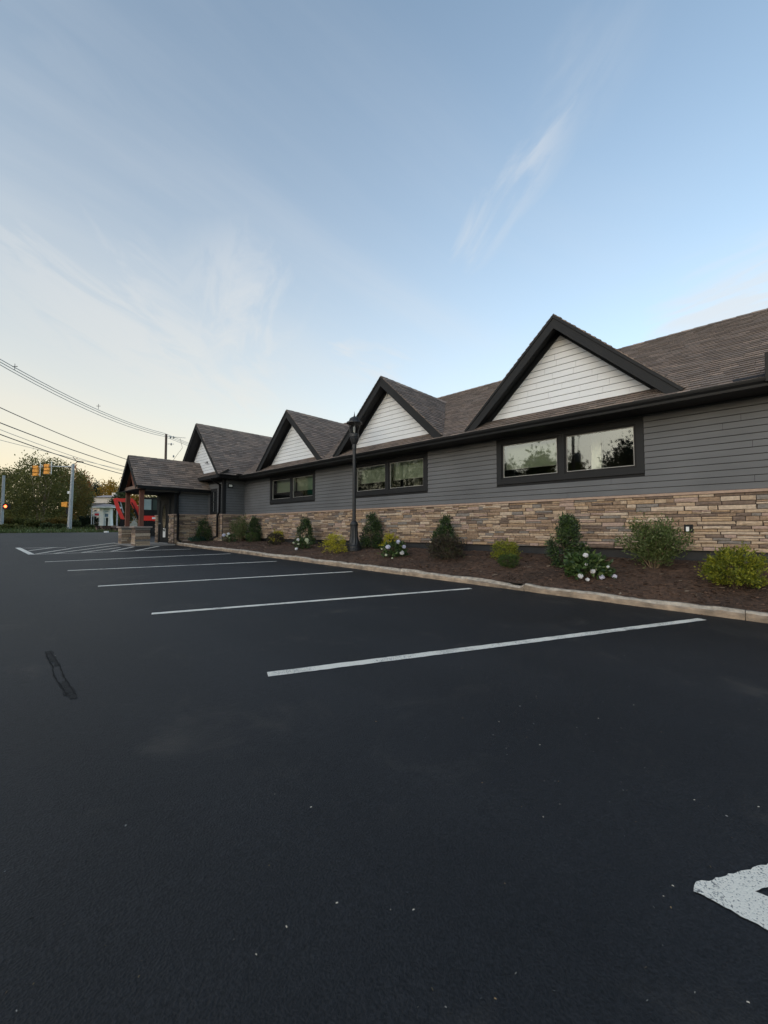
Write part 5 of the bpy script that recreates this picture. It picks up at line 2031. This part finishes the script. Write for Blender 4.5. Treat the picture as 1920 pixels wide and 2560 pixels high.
# hedges and verge plants
def bush(px, ytop, dep, wpx, kind, name, label, n=900, leaf=0.22, group='low bushes on the far verge'):
    q = at_depth(px, 1300, dep)
    z = land(q[0], q[1])
    H = max(0.35, EYE + (1323.5 - ytop) / FPX * dep - z)
    W = wpx / FPX * dep
    T = thing(name, label, 'bush', (q[0], q[1], z - 0.03), RNG.uniform(0, 6.28), group)
    n = int(n * 2.4)
    P, C = clumps(n, 60, mound_shape, 0.08)
    P = P * np.array([W, W * 0.7, H])
    P[:, 2] = np.clip(P[:, 2], 0.02, None)
    D = (P - np.array([0, 0, H * 0.3])) + RNG.normal(size=P.shape) * 0.3
    st = MB()
    for i in range(5):
        t = RNG.uniform(0, 6.28)
        st.tube([(0.03 * math.cos(t), 0.03 * math.sin(t), 0), (W * 0.2 * math.cos(t), W * 0.2 * math.sin(t), H * 0.6)], [0.02, 0.008], M_BARK, 5)
    st.build('stem', T, local=True, kind='stuff')
    link('foliage', leaf_mesh('foliage', P, D, leaf * RNG.uniform(0.6, 1.3, n), TL[kind], [0.5, 0.3, 0.2][:len(TL[kind])], 0.6), T, True)


for px, yt, dp, wp, kd, lb in [(20, 1296, 46, 40, 'brown', 'brown-green bush beside the left signal pole'), (52, 1294, 46.5, 44, 'green', 'dark bush below the left trees'), (88, 1300, 45.5, 36, 'green', 'low bush left of the birch trunks'),
                               (122, 1298, 46, 40, 'brown', 'brownish bush at the birch trunks'), (152, 1294, 46, 46, 'brown', 'wide brown bush left of the signal mast'), (186, 1302, 44.5, 26, 'sage', 'pale green bush at the foot of the signal mast'),
                               (118, 1309, 43.5, 30, 'sage', 'low grassy clump in front of the birch'), (150, 1311, 43.2, 34, 'sage', 'low grassy clump left of the mast foot'), (30, 1312, 43, 60, 'green', 'low green strip by the left pole'),
                               (228, 1288, 62, 40, 'dark', 'dark hedge bush before the white kiosk, left'), (262, 1292, 61, 36, 'dark', 'dark hedge bush at the kiosk legs'), (290, 1290, 63, 30, 'green', 'green hedge bush right of the kiosk'),
                               (205, 1290, 64, 34, 'dark', 'dark hedge bush right of the signal mast'), (228, 1317, 43.2, 16, 'sage', 'small tuft at the thin grey post')]:
    bush(px, yt, dp, wp, kd, 'verge_bush', lb)

n = 16000
pxs = RNG.uniform(-420, 440, n)
dps = RNG.uniform(135, 165, n)
cl_ = np.sin(pxs * 0.05) * 0.9 + np.sin(pxs * 0.021 + 1.0) * 1.4 + 7.0
P = np.array([at_depth(a, 1323.5, b) for a, b in zip(pxs, dps)])
P[:, 2] = 1.0 + RNG.uniform(0, 1, n) ** 0.8 * cl_ * RNG.uniform(0.75, 1.1, n)
me = leaf_mesh('distant_wood', P, RNG.normal(size=(n, 3)), RNG.uniform(0.9, 1.8, n), TL['green'] + TL['brown'], [0.3, 0.4, 0.1, 0.1, 0.08, 0.02], 0.7)
tag(link('distant_wood', me, kind='stuff'), 'far-off line of woodland on the horizon', 'woodland')

# ------------------------------------------------------------------ house and kiosk beyond the verge
M_HWALL = mat('house_wall', (0.60, 0.53, 0.47), 0.8, 0.06, 2)
M_HROOF = mat('house_roof', (0.085, 0.080, 0.078), 0.9, 0.2, 4)
M_HROOF2 = mat('house_roof_light', (0.32, 0.28, 0.28), 0.9, 0.1, 4)


def local_frame(px, dep):
    q = at_depth(px, 1323.5, dep)
    return (q[0], q[1], land(q[0], q[1])), -HEAD     # local x = picture right, local y = away


loc, rz = local_frame(250, 78)
HS = thing('house', 'white house with grey roofs beyond the grass verge', 'house', loc, rz)
k_ = 78 / FPX
zr = lambda py: EYE + (1323.5 - py) * k_ - loc[2]
xr = lambda px: (px - 250) * k_
m1 = MB()
m1.box(xr(216), xr(300), 0, 6, 0, zr(1266), M_HWALL)
m1.build('lower_wall', HS, local=True)
m1 = MB()
m1.box(xr(221), xr(281), 1.2, 5, zr(1266), zr(1242), M_HWALL)
m1.build('upper_wall', HS, local=True)
m1 = MB()
m1.hexa([(xr(213), -0.6, zr(1268)), (xr(303), -0.6, zr(1268)), (xr(303), 6.6, zr(1268)), (xr(213), 6.6, zr(1268)), (xr(219), 1.1, zr(1256.5)), (xr(283), 1.1, zr(1256.5)), (xr(283), 5.1, zr(1256.5)), (xr(219), 5.1, zr(1256.5))], M_HROOF)
m1.build('lower_roof', HS, local=True)
m1 = MB()
m1.hexa([(xr(217), 0.8, zr(1242)), (xr(284), 0.8, zr(1242)), (xr(284), 5.4, zr(1242)), (xr(217), 5.4, zr(1242)), (xr(236), 2.6, zr(1235.5)), (xr(262), 2.6, zr(1235.5)), (xr(262), 3.6, zr(1235.5)), (xr(236), 3.6, zr(1235.5))], M_HROOF2)
RF = m1.build('upper_roof', HS, local=True)
m1 = MB()
m1.box(xr(258), xr(266), 2.2, 3.0, zr(1240), zr(1229), M_HWALL)
m1.build('chimney', RF, local=True)
for a, b in ((222, 229), (234, 240), (291, 297)):
    m1 = MB()
    m1.box(xr(a), xr(b), -0.05, -0.002, zr(1290), zr(1274), mat('house_window', (0.05, 0.06, 0.07), 0.2))
    wf = m1.build('window', HS, local=True)
    m1 = MB()
    m1.box(xr(a), xr(b), -0.08, -0.052, zr(1282.6), zr(1281.6), M_WHITEP)
    m1.build('sash_bar', wf, local=True)

loc, rz = local_frame(264, 60)
KS = thing('sign_kiosk', 'white roadside sign structure with small hipped roof and blue panel', 'sign', loc, rz)
k_ = 60 / FPX
xr = lambda px: (px - 264) * k_
m1 = MB()
m1.hexa([(xr(240), -1.0, zr(1270)), (xr(289), -1.0, zr(1270)), (xr(289), 1.4, zr(1270)), (xr(240), 1.4, zr(1270)), (xr(240), -1.0, zr(1267)), (xr(289), -1.0, zr(1267)), (xr(289), 1.4, zr(1267)), (xr(240), 1.4, zr(1267))], M_WHITEP)
m1.build('eave', KS, local=True)
m1 = MB()
m1.hexa([(xr(239.5), -1.02, zr(1267)), (xr(289.5), -1.02, zr(1267)), (xr(289.5), 1.42, zr(1267)), (xr(239.5), 1.42, zr(1267)), (xr(257), 0.1, zr(1260)), (xr(271), 0.1, zr(1260)), (xr(271), 0.3, zr(1260)), (xr(257), 0.3, zr(1260))], M_HROOF2)
m1.build('roof', KS, local=True)
for a, b, foot in ((251.5, 261, 248.5), (273, 277.5, 280)):
    m1 = MB()
    w_ = b - a
    m1.hexa([(xr(min(a, foot)), -0.3, 0), (xr(max(b, foot)), -0.3, 0), (xr(max(b, foot)), 0.3, 0), (xr(min(a, foot)), 0.3, 0), (xr(a), -0.3, zr(1292)), (xr(b), -0.3, zr(1292)), (xr(b), 0.3, zr(1292)), (xr(a), 0.3, zr(1292))], M_WHITEP)
    m1.box(xr(a), xr(b), -0.3, 0.3, zr(1292), zr(1270), M_WHITEP)
    m1.build('leg', KS, local=True)
m1 = MB()
m1.box(xr(261), xr(273), -0.12, 0.12, zr(1294), zr(1270.2), M_WHITEP)
PN = m1.build('panel', KS, local=True)
m1 = MB()
m1.box(xr(263), xr(272), -0.14, -0.122, zr(1292), zr(1284.5), mat('sign_blue', (0.10, 0.17, 0.24), 0.5))
m1.box(xr(263.5), xr(272.5), -0.14, -0.122, zr(1279), zr(1277), mat('sign_teal', (0.12, 0.25, 0.27), 0.5))
m1.build('panel_print', PN, local=True, kind='stuff')

# red and white roadside banner
loc, rz = local_frame(240, 57)
BN = thing('banner', 'red and white banner left of the white sign structure', 'banner', loc, rz)
k_ = 57 / FPX
xr = lambda px: (px - 240) * k_
m1 = MB()
m1.box(xr(232.5), xr(248), -0.03, 0.03, zr(1291), zr(1279), M_WHITEP)
m1.build('panel', BN, local=True)
m1 = MB()
m1.box(xr(236), xr(246.5), -0.045, -0.031, zr(1289), zr(1283.5), mat('banner_red', (0.65, 0.03, 0.05), 0.6))
m1.build('red_field', BN, local=True)
for a in (233.5, 247):
    m1 = MB()
    m1.box(xr(a) - 0.03, xr(a) + 0.03, -0.028, 0.028, 0, zr(1291), M_GALV)
    m1.build('post', BN, local=True)

# ------------------------------------------------------------------ street furniture
def post(px, ytop, dep, rad, label, mat_=M_GALV, name='sign_post'):
    loc, rz = local_frame(px, dep)
    T = thing(name, label, 'post', loc, rz)
    H = EYE + (1323.5 - ytop) * dep / FPX - loc[2]
    m1 = MB()
    m1.tube([(0, 0, -0.1), (0, 0, H)], rad, mat_, 8)
    m1.build('shaft', T, local=True)
    m1 = MB()
    m1.lathe([(rad * 1.8, 0), (rad * 1.8, 0.05), (rad * 1.1, 0.08)], mat_, seg=8)
    m1.build('base', T, local=True)
    return T


post(228, 1271, 44, 0.045, 'thin grey post in the grass left of the kiosk')
post(260, 1295, 44, 0.035, 'short thin post in the grass before the kiosk')
post(292, 1266, 45, 0.075, 'thicker grey post just left of the porch pier')

M_SIGO = mat('signal_yellow', (0.85, 0.32, 0.015), 0.5, 0.06, 4)
M_REDL = emitmat('red_signal_light', (1.0, 0.10, 0.03), 3.0)
DEP = 42.0
loc, rz = local_frame(173, DEP)
TS = thing('traffic_signal', 'grey traffic signal mast whose arm carries two yellow three-lamp heads', 'traffic signal', loc, rz)
k_ = DEP / FPX
zr = lambda py: EYE + (1323.5 - py) * k_ - loc[2]
xr = lambda px: (px - 173) * k_
m1 = MB()
m1.tube([(0, 0, -0.1), (xr(177.5), 0, zr(1159))], [0.20, 0.13], M_GALV, 12)
m1.build('pole', TS, local=True)
m1 = MB()
m1.lathe([(0.30, 0), (0.30, 0.06), (0.22, 0.12)], M_GALV, seg=12)
m1.build('base', TS, local=True)
m1 = MB()
m1.tube([(xr(176), 0, zr(1166)), (xr(126), 0, zr(1165)), (xr(78), 0, zr(1166))], [0.085, 0.06, 0.045], M_GALV, 10)
m1.build('arm', TS, local=True)


def signal_head(xp, y0, y1, sections=3, wpx=12.5):
    w_ = wpx * k_
    x0 = xr(xp) - w_ / 2
    z0, z1 = zr(y1), zr(y0)
    h = (z1 - z0) / sections
    m1 = MB()
    for i in range(sections):
        m1.hexa([(x0, -0.10, z0 + i * h + 0.01), (x0 + w_, -0.10, z0 + i * h + 0.01), (x0 + w_, 0.12, z0 + i * h + 0.01), (x0, 0.12, z0 + i * h + 0.01),
                 (x0, -0.10, z0 + (i + 1) * h - 0.06), (x0 + w_, -0.10, z0 + (i + 1) * h - 0.06), (x0 + w_, 0.12, z0 + (i + 1) * h - 0.06), (x0, 0.12, z0 + (i + 1) * h - 0.06)], M_SIGO)
    hd = m1.build('signal_head', TS, local=True, kind='stuff') if False else m1.build('signal_head', TS, local=True)
    m1 = MB()
    m1.box(x0 - 0.10, x0, -0.06, -0.03, z0 - 0.02, z1 + 0.02, M_BLACK)
    m1.build('backplate', hd, local=True)
    m1 = MB()
    for i in range(sections):
        m1.tube([(x0 + w_ / 2, 0.12, z0 + (i + 0.5) * h), (x0 + w_ / 2, 0.34, z0 + (i + 0.5) * h)], [h * 0.40, h * 0.40], M_BLACK, 10, False)
    m1.build('visor', hd, local=True)
    m1 = MB()
    m1.tube([(x0 + w_ + 0.20, 0, zr(y0 - 7)), (x0 + w_ + 0.20, 0, z0 - 0.02)], 0.035, M_WHITEP, 6)
    m1.bar((x0 + w_ - 0.01, 0, z0 + h * 0.4), (x0 + w_ + 0.20, 0, z0 + h * 0.4), 0.04, 0.04, M_WHITEP)
    m1.bar((x0 + w_ - 0.01, 0, z1 - h * 0.4), (x0 + w_ + 0.20, 0, z1 - h * 0.4), 0.04, 0.04, M_WHITEP)
    m1.build('bracket', hd, local=True)


signal_head(84, 1162, 1189)
signal_head(112, 1158, 1184.5)
m1 = MB()
m1.hexa([(xr(154), -0.16, zr(1266)), (xr(168), -0.16, zr(1268)), (xr(168), 0.16, zr(1268)), (xr(154), 0.16, zr(1266)), (xr(154), -0.16, zr(1256)), (xr(168), -0.16, zr(1254.5)), (xr(168), 0.16, zr(1254.5)), (xr(154), 0.16, zr(1256))], M_SIGO)
m1.box(xr(168), xr(173), -0.04, 0.04, zr(1262), zr(1258), M_BLACK)
m1.build('pedestrian_head', TS, local=True)
m1 = MB()
m1.box(xr(166), xr(172), -0.12, 0.12, zr(1285), zr(1270), M_BLACK)
m1.build('control_box', TS, local=True)
m1 = MB()
m1.box(xr(167), xr(173), -0.1, 0.1, zr(1234), zr(1228), M_WHITEP)
m1.build('detector', TS, local=True)

loc, rz = local_frame(3, 43)
k_ = 43 / FPX
zr = lambda py: EYE + (1323.5 - py) * k_ - loc[2]
xr = lambda px: (px - 3) * k_
PS = thing('pedestrian_signal', 'grey pole at the left picture edge with a lit red pedestrian light', 'traffic signal', loc, rz)
m1 = MB()
m1.tube([(0, 0, -0.1), (xr(4), 0, zr(1188))], [0.17, 0.12], M_GALV, 12)
m1.build('pole', PS, local=True)
m1 = MB()
m1.lathe([(0.34, 0), (0.34, 0.10), (0.2, 0.18)], M_SLAB, seg=12)
m1.build('base', PS, local=True)
m1 = MB()
m1.box(xr(9), xr(21), -0.14, 0.14, zr(1273), zr(1259), M_BLACK)
m1.box(xr(4), xr(9), -0.03, 0.03, zr(1268), zr(1265), M_BLACK)
ph = m1.build('pedestrian_head', PS, local=True)
m1 = MB()
hx, hz = xr(14.5), zr(1266)
m1.lathe([(0.155, 0), (0.155, 0.02)], M_REDL, seg=10)
lo_ = m1.build('lit_symbol', ph, local=True)
lo_.location = (hx, -0.142, hz)
lo_.rotation_euler = (math.pi / 2, 0, 0)

# street lamp arm on the wires' side of the mast
loc, rz = local_frame(178, DEP)
q = at_depth(178, 1150, DEP + 0.3)

# ------------------------------------------------------------------ utility poles and wires
def utility_pole(x, y, H, label):
    z = land(x, y)
    T = thing('utility_pole', label, 'utility pole', (x, y, z), 0, 'wooden utility poles')
    m1 = MB()
    m1.tube([(0, 0, -0.3), (0, 0, H)], [0.17, 0.12], mat('pole_wood', (0.085, 0.058, 0.048), 0.9, 0.2, 8), 10)
    m1.build('shaft', T, local=True)
    c, s = _rt[0], _rt[1]
    m1 = MB()
    m1.bar((0, 0, H - 0.25), (c * 1.3 * 1.7, s * 1.3 * 1.7, H - 0.45), 0.06, 0.06, M_GALV)
    m1.bar((0, 0, H - 1.15), (c * 0.9, s * 0.9, H - 1.15), 0.06, 0.06, M_GALV)
    m1.build('bracket', T, local=True)
    for dx, zz_ in ((0.5, -0.5), (0.85, -0.5), (0.6, -1.3), (0.9, -2.7)):
        m1 = MB()
        m1.lathe([(0.07, 0), (0.10, 0.08), (0.05, 0.12), (0.10, 0.16), (0.04, 0.26)], M_GALV, (c * dx, s * dx, H + zz_), 8)
        m1.build('insulator', T, local=True)
    m1 = MB()
    m1.lathe([(0.22, 0), (0.26, 0.05), (0.26, 0.75), (0.20, 0.82), (0.05, 0.9)], mat('transformer_grey', (0.07, 0.072, 0.075), 0.5), (c * 0.75, s * 0.75, H - 5.0), 12)
    m1.bar((0, 0, H - 4.6), (c * 0.5, s * 0.5, H - 4.6), 0.08, 0.08, M_GALV)
    m1.build('transformer', T, local=True)
    m1 = MB()
    m1.tube([(c * 1.6, s * 1.6, H - 0.45), (c * 1.9, s * 1.9, H - 1.6), (c * 1.3, s * 1.3, H - 2.4), (c * 0.9, s * 0.9, H - 3.0), (c * 0.75, s * 0.75, H - 4.1)], 0.018, M_BLACK, 5)
    m1.build('jumper_wire', T, local=True)
    return z + H


q1 = at_depth(410, 1323.5, 46)
z1t = EYE + (1323.5 - 1083) / FPX * 46
utility_pole(q1[0], q1[1], z1t - land(q1[0], q1[1]), 'wooden utility pole with transformer rising behind the porch roof')
e0 = at_depth(0, 1323.5, 25)
dirv = (e0 - q1)
q2 = q1 + dirv * 2.45
utility_pole(q2[0], q2[1], 12.2, 'wooden utility pole across the lot, seen only in reflections')


M_WIRE = mat('cable', (0.13, 0.13, 0.135), 0.6, 0.1, 5)
M_WIREL = mat('aluminium_cable', (0.48, 0.48, 0.48), 0.6, 0.1, 5)


def wire(y_left, y_right, px_r=410, rad=0.02, sag=0.25, m=None, label='', over=0.0, px_l=0, dl=25.0, dr=46.0, group='overhead wires', extend=1.45):
    """passes picture points (px_l,y_left) and (px_r,y_right); both lie over the line between the poles"""
    a = at_depth(px_r, y_right, dr)
    b = at_depth(px_l, y_left, dl)
    d = b - a
    pts = []
    for i in range(29):
        u = i / 28 * (1 + extend)
        q = a + d * u
        q = q + np.array([0, 0, -sag * 4 * u * (1 - u)])
        pts.append(tuple(q))
    # carry on past the pole, away
    pts = [tuple(a - d * 0.6 + np.array([0, 0, 0.3]))] + pts
    m1 = MB()
    m1.tube(pts, rad, m or M_WIRE, 5, False)
    return tag(m1.build('overhead_wire'), label, 'wire', group)


wire(898, 1083, rad=0.026, sag=0.55, m=M_WIREL, label='uppermost pale cable running to the utility pole top')
wire(905, 1087, rad=0.026, sag=0.55, m=M_WIREL, label='pale cable just under the uppermost one')
wire(912, 1091, rad=0.024, sag=0.6, m=M_WIREL, label='third pale cable of the spaced bundle')
wire(1019, 1176, rad=0.028, sag=0.35, label='single dark wire below the cable bundle')
wire(1057, 1192, rad=0.032, sag=0.3, label='thick dark wire in the middle of the lower group')
wire(1074, 1199, rad=0.018, sag=0.4, m=M_WIREL, label='thin pale wire between the two thick lower wires')
wire(1086, 1207, rad=0.032, sag=0.35, label='thick dark wire, lowest over the signals')
wire(1100, 1196, rad=0.015, sag=0.1, m=M_WIREL, label='faint thin wire crossing low at the left')
for (px, py, dd) in ((37, 918, 27.0), (246, 1016.5, 37.5)):
    c = at_depth(px, py, dd)
    m1 = MB()
    m1.bar((c[0], c[1], c[2] - 0.22), (c[0], c[1], c[2] + 0.24), 0.05, 0.03, M_WIRE)
    m1.bar((c[0] - 0.12, c[1] + 0.12, c[2] + 0.05), (c[0] + 0.12, c[1] - 0.12, c[2] + 0.05), 0.04, 0.04, M_WIRE)
    tag(m1.build('cable_spacer'), 'cable spacer nearer the %s' % ('left picture edge' if px < 100 else 'porch roof'), 'spacer', 'spacers on the cable bundle')
# street lamp hanging off the lowest wire
SLc = at_depth(200, 1154, 36)
SL = thing('street_lamp', 'small dark street lamp head hanging from the lowest wire', 'street lamp', tuple(SLc), -HEAD)
k_ = 36 / FPX
m1 = MB()
m1.hexa([(-7 * k_, -0.10, -0.05), (8 * k_, -0.07, -0.11), (8 * k_, 0.07, -0.11), (-7 * k_, 0.10, -0.05), (-7 * k_, -0.08, 0.08), (8 * k_, -0.05, 0.0), (8 * k_, 0.05, 0.0), (-7 * k_, 0.08, 0.08)], M_BLACK)
m1.build('head', SL, local=True)
m1 = MB()
m1.tube([(-6.5 * k_, 0, 0.02), (-12 * k_, 0, 0.16), (-18 * k_, 0, 0.42)], 0.025, M_BLACK, 6)
m1.build('arm', SL, local=True)

# ------------------------------------------------------------------ road sign mirrored in the farthest window
def mirror_pt(px, py, X):
    d = ray(px, py)
    t = (2 * WALL_X - X) / d[0]
    return np.array([X, d[1] * t, EYE + d[2] * t])


a, b = mirror_pt(763, 1195, -11), mirror_pt(800, 1233, -11)
SG = thing('road_sign', 'green road sign mirrored in the farthest window', 'sign', (-11, (a[1] + b[1]) / 2, land(-11, a[1])), 0)
zb = land(-11, a[1])
m1 = MB()
hw = abs(a[1] - b[1]) / 2
m1.box(-0.02, 0.02, -hw, hw, b[2] - zb, a[2] - zb, mat('sign_green', (0.0, 0.17, 0.085), 0.5))
m1.build('panel', SG, local=True)
m1 = MB()
h_ = a[2] - b[2]
z0 = b[2] - zb
for (u0, u1, v0, v1) in ((0.10, 0.55, 0.18, 0.26), (0.05, 0.45, 0.44, 0.52), (0.3, 0.62, 0.70, 0.80), (0.02, 0.10, 0.62, 0.92)):
    m1.box(0.0205, 0.026, hw - 2 * hw * (1 - u0), hw - 2 * hw * (1 - u1), z0 + h_ * v0, z0 + h_ * v1, M_WHITEP)
m1.build('print', SG, local=True, kind='stuff')
for s in (-0.6, 0.6):
    m1 = MB()
    m1.box(-0.08, -0.021, s * hw - 0.04, s * hw + 0.04, -0.1, a[2] - zb, M_GALV)
    m1.build('post', SG, local=True)

# ------------------------------------------------------------------ red excavator behind the porch
DEP = 29.0
loc, rz = local_frame(350, DEP)
loc = (loc[0], loc[1], lot(loc[0], loc[1]))
PHI = math.atan((960 - 350) / FPX)
rz = -HEAD + PHI
k_ = DEP / FPX
xr = lambda px: (px - 350) * k_ * math.cos(PHI)
zr = lambda py: EYE + (1323.5 - py) * k_ - loc[2]
M_RED = mat('red_paint', (0.74, 0.028, 0.018), 0.35, 0.05, 3)
M_TRK = mat('rubber_track', (0.016, 0.016, 0.017), 0.85, 0.2, 6)
EX = thing('excavator', 'red compact excavator with folded boom, seen through the porch', 'excavator', loc, rz)
for yy_ in (-0.75, 0.75):
    m1 = MB()
    prof = []
    L0, L1, r_ = xr(357), xr(418), 0.27
    for t in np.linspace(90, 270, 9):
        prof.append((L0 + r_ * math.cos(R(t)), yy_ - 0.2, r_ + r_ * math.sin(R(t))))
    for t in np.linspace(-90, 90, 9):
        prof.append((L1 + r_ * math.cos(R(t)), yy_ - 0.2, r_ + r_ * math.sin(R(t))))
    m1.prism(prof, (0, 0.4, 0), M_TRK)
    TR = m1.build('track', EX, local=True)
    for i in range(5):
        m1 = MB()
        m1.lathe([(0.15, 0), (0.15, 0.03), (0.06, 0.05)], M_BLACK, seg=10)
        wh = m1.build('roller', TR, local=True)
        wh.location = (L0 + (L1 - L0) * i / 4, yy_ - 0.2, 0.27)
        wh.rotation_euler = (math.pi / 2, 0, 0)
m1 = MB()
m1.box(xr(362), xr(414), -0.5, 0.5, 0.36, 0.60, M_BLACK)
m1.build('undercarriage', EX, local=True)
m1 = MB()
zu0, zu1 = 0.61, zr(1290)
m1.prism([(xr(353), -0.85, zr(1302)), (xr(378), -0.85, zr(1302)), (xr(420), -0.85, zr(1306)), (xr(424), -0.85, zr(1290)), (xr(376), -0.85, zr(1290)), (xr(353), -0.85, zr(1290))], (0, 1.7, 0), M_RED)
m1.build('body', EX, local=True)
m1 = MB()
m1.box(xr(355), xr(420), -0.8, 0.8, 0.602, zr(1302), M_BLACK)
m1.build('turntable', EX, local=True)
m1 = MB()
cx0, cx1 = xr(356), xr(404)
c0, c1 = zr(1290), zr(1248)
cabf = []
for (xa, ya) in ((cx0, -0.8), (cx0 + 0.05, 0.1), (cx1, -0.8), (cx1, 0.1), (xr(378), -0.8), (xr(378), 0.1)):
    m1.box(xa - 0.035, xa + 0.035, ya - 0.03, ya + 0.03, c0, c1, M_BLACK)
m1.box(cx0 - 0.06, cx1 + 0.05, -0.86, 0.16, c1, c1 + 0.10, M_BLACK)
m1.box(cx0, cx1, -0.82, 0.12, c0 - 0.004, c0 + 0.42, M_BLACK)
CB = m1.build('cab', EX, local=True)
gm = mat('cab_glass', (0.30, 0.38, 0.37), 0.1, 0.1, 2)
for (a, b) in ((cx0 + 0.036, xr(378) - 0.036), (xr(378) + 0.036, cx1 - 0.036)):
    m1 = MB()
    m1.box(a, b, -0.80, -0.785, c0 + 0.43, c1 - 0.02, gm if b < xr(379) else mat('cab_glass_dark', (0.05, 0.07, 0.06), 0.1, 0.1, 2))
    m1.build('pane', CB, local=True)


def limb(pts, w0, w1, name, th=0.26, yo=0.35, mt=None):
    m1 = MB()
    n_ = len(pts)
    up, dn = [], []
    for i, (x, z) in enumerate(pts):
        if i == 0:
            d = np.array(pts[1]) - np.array(pts[0])
        elif i == n_ - 1:
            d = np.array(pts[-1]) - np.array(pts[-2])
        else:
            d = np.array(pts[i + 1]) - np.array(pts[i - 1])
        d = d / np.linalg.norm(d)
        nn = np.array([-d[1], d[0]])
        w_ = (w0 + (w1 - w0) * i / (n_ - 1)) / 2
        up.append((x + nn[0] * w_, z + nn[1] * w_))
        dn.append((x - nn[0] * w_, z - nn[1] * w_))
    poly = [(x, yo - th / 2, z) for x, z in up + dn[::-1]]
    m1.prism(poly, (0, th, 0), mt or M_RED)
    return m1.build(name, EX, local=True)


limb([(xr(352), zr(1300)), (xr(342), zr(1276)), (xr(331), zr(1256)), (xr(322), zr(1249))], 0.30, 0.34, 'boom')
limb([(xr(324), zr(1250)), (xr(305), zr(1251.5)), (xr(288), zr(1249.5))], 0.30, 0.20, 'boom_tip')
limb([(xr(286.5), zr(1247)), (xr(293), zr(1268)), (xr(303), zr(1290)), (xr(307), zr(1299))], 0.24, 0.22, 'dipper_arm', 0.2)
limb([(xr(299), zr(1252)), (xr(304), zr(1270)), (xr(308), zr(1283))], 0.07, 0.07, 'bucket_cylinder', 0.08, 0.35, M_GALV)
limb([(xr(334), zr(1272)), (xr(346), zr(1300))], 0.12, 0.12, 'boom_cylinder', 0.12, 0.1, M_BLACK)
m1 = MB()
bp = [(xr(301), zr(1298)), (xr(312), zr(1299)), (xr(314), zr(1311)), (xr(306), zr(1318)), (xr(296), zr(1316)), (xr(300), zr(1308))]
m1.prism([(x, 0.05, z) for x, z in bp], (0, 0.6, 0), M_BLACK)
m1.build('bucket', EX, local=True)
m1 = MB()
m1.box(xr(336), xr(340), -0.9, 0.9, 0.10, 0.50, M_BLACK)
m1.box(xr(340), xr(362), -0.5, -0.38, 0.28, 0.42, M_BLACK)
m1.box(xr(340), xr(362), 0.38, 0.5, 0.28, 0.42, M_BLACK)
m1.build('dozer_blade', EX, local=True)

m1 = MB()
m1.box(xr(379), xr(392), -0.862, -0.852, zr(1298), zr(1293), M_WHITEP)
m1.build('side_decal', EX, local=True)
m1 = MB()
m1.box(xr(395), xr(418), -0.862, -0.852, zr(1303), zr(1296), M_BLACK)
m1.build('side_vent', EX, local=True)
limb([(xr(327), zr(1256)), (xr(338), zr(1276)), (xr(345), zr(1292))], 0.06, 0.06, 'hydraulic_hose', 0.05, 0.18, M_BLACK)

# ------------------------------------------------------------------ stacked timber on the lot edge
loc, rz = local_frame(272, 37.5)
k_ = 37.5 / FPX
loc = (loc[0], loc[1], lot(loc[0], loc[1]))
zr = lambda py: EYE + (1323.5 - py) * k_ - loc[2]
xr = lambda px: (px - 272) * k_
TM = thing('timber_pile', 'low dark pile of weathered timbers at the lot edge left of the porch', 'timber pile', loc, rz)
M_TIM = [mat('old_timber', (0.035, 0.020, 0.016), 0.9, 0.3, 8), mat('old_timber_pale', (0.20, 0.14, 0.11), 0.9, 0.3, 8)]
for lay_ in range(3):
    for i in range(15 - lay_ * 2):
        m1 = MB()
        x0 = xr(246 + lay_ * 2.2 + i * 4.0) + random.uniform(-0.02, 0.02)
        m1.bar((x0, -0.5 + random.uniform(-0.15, 0.15), 0.085 + lay_ * 0.17), (x0 + random.uniform(-0.03, 0.03), 0.9, 0.085 + lay_ * 0.17), 0.14, 0.165, M_TIM[0] if random.random() < 0.75 else M_TIM[1])
        m1.build('timber', TM, local=True)
loc2, rz = local_frame(266, 34)
m1 = MB()
m1.box(-0.14, 0.14, -0.1, 0.1, 0, 0.10, M_WHITEP)
m1.box(-0.15, 0.15, -0.11, 0.11, 0.1002, 0.125, M_WHITEP)
o = m1.build('white_box')
o.location = (loc2[0], loc2[1], lot(loc2[0], loc2[1]))
o.rotation_euler = (0, 0, rz)
tag(o, 'small white box lying on the asphalt before the timber pile', 'box')

# grass tufts along the far verge edge
n = 5200
gx = RNG.uniform(-10, 13, n)
gy = 41.0 + RNG.uniform(0, 1, n) ** 1.6 * 6
gz = np.array([land(a, b) for a, b in zip(gx, gy)])
P = np.stack([gx, gy, gz], 1)
D = RNG.normal(size=(n, 3)) * 0.35 + np.array([0, 0, 1.0])
me = leaf_mesh('verge_grass', P, D, RNG.uniform(0.10, 0.30, n), [leafmat('grass_blade', (0.062, 0.090, 0.022), 0.3, 0.7, 0.3), leafmat('grass_blade_dry', (0.13, 0.12, 0.05), 0.3, 0.7, 0.3)], [0.8, 0.2], 0.28)
tag(link('verge_grass', me, kind='stuff'), 'rough grass along the far edge of the lot', 'grass')
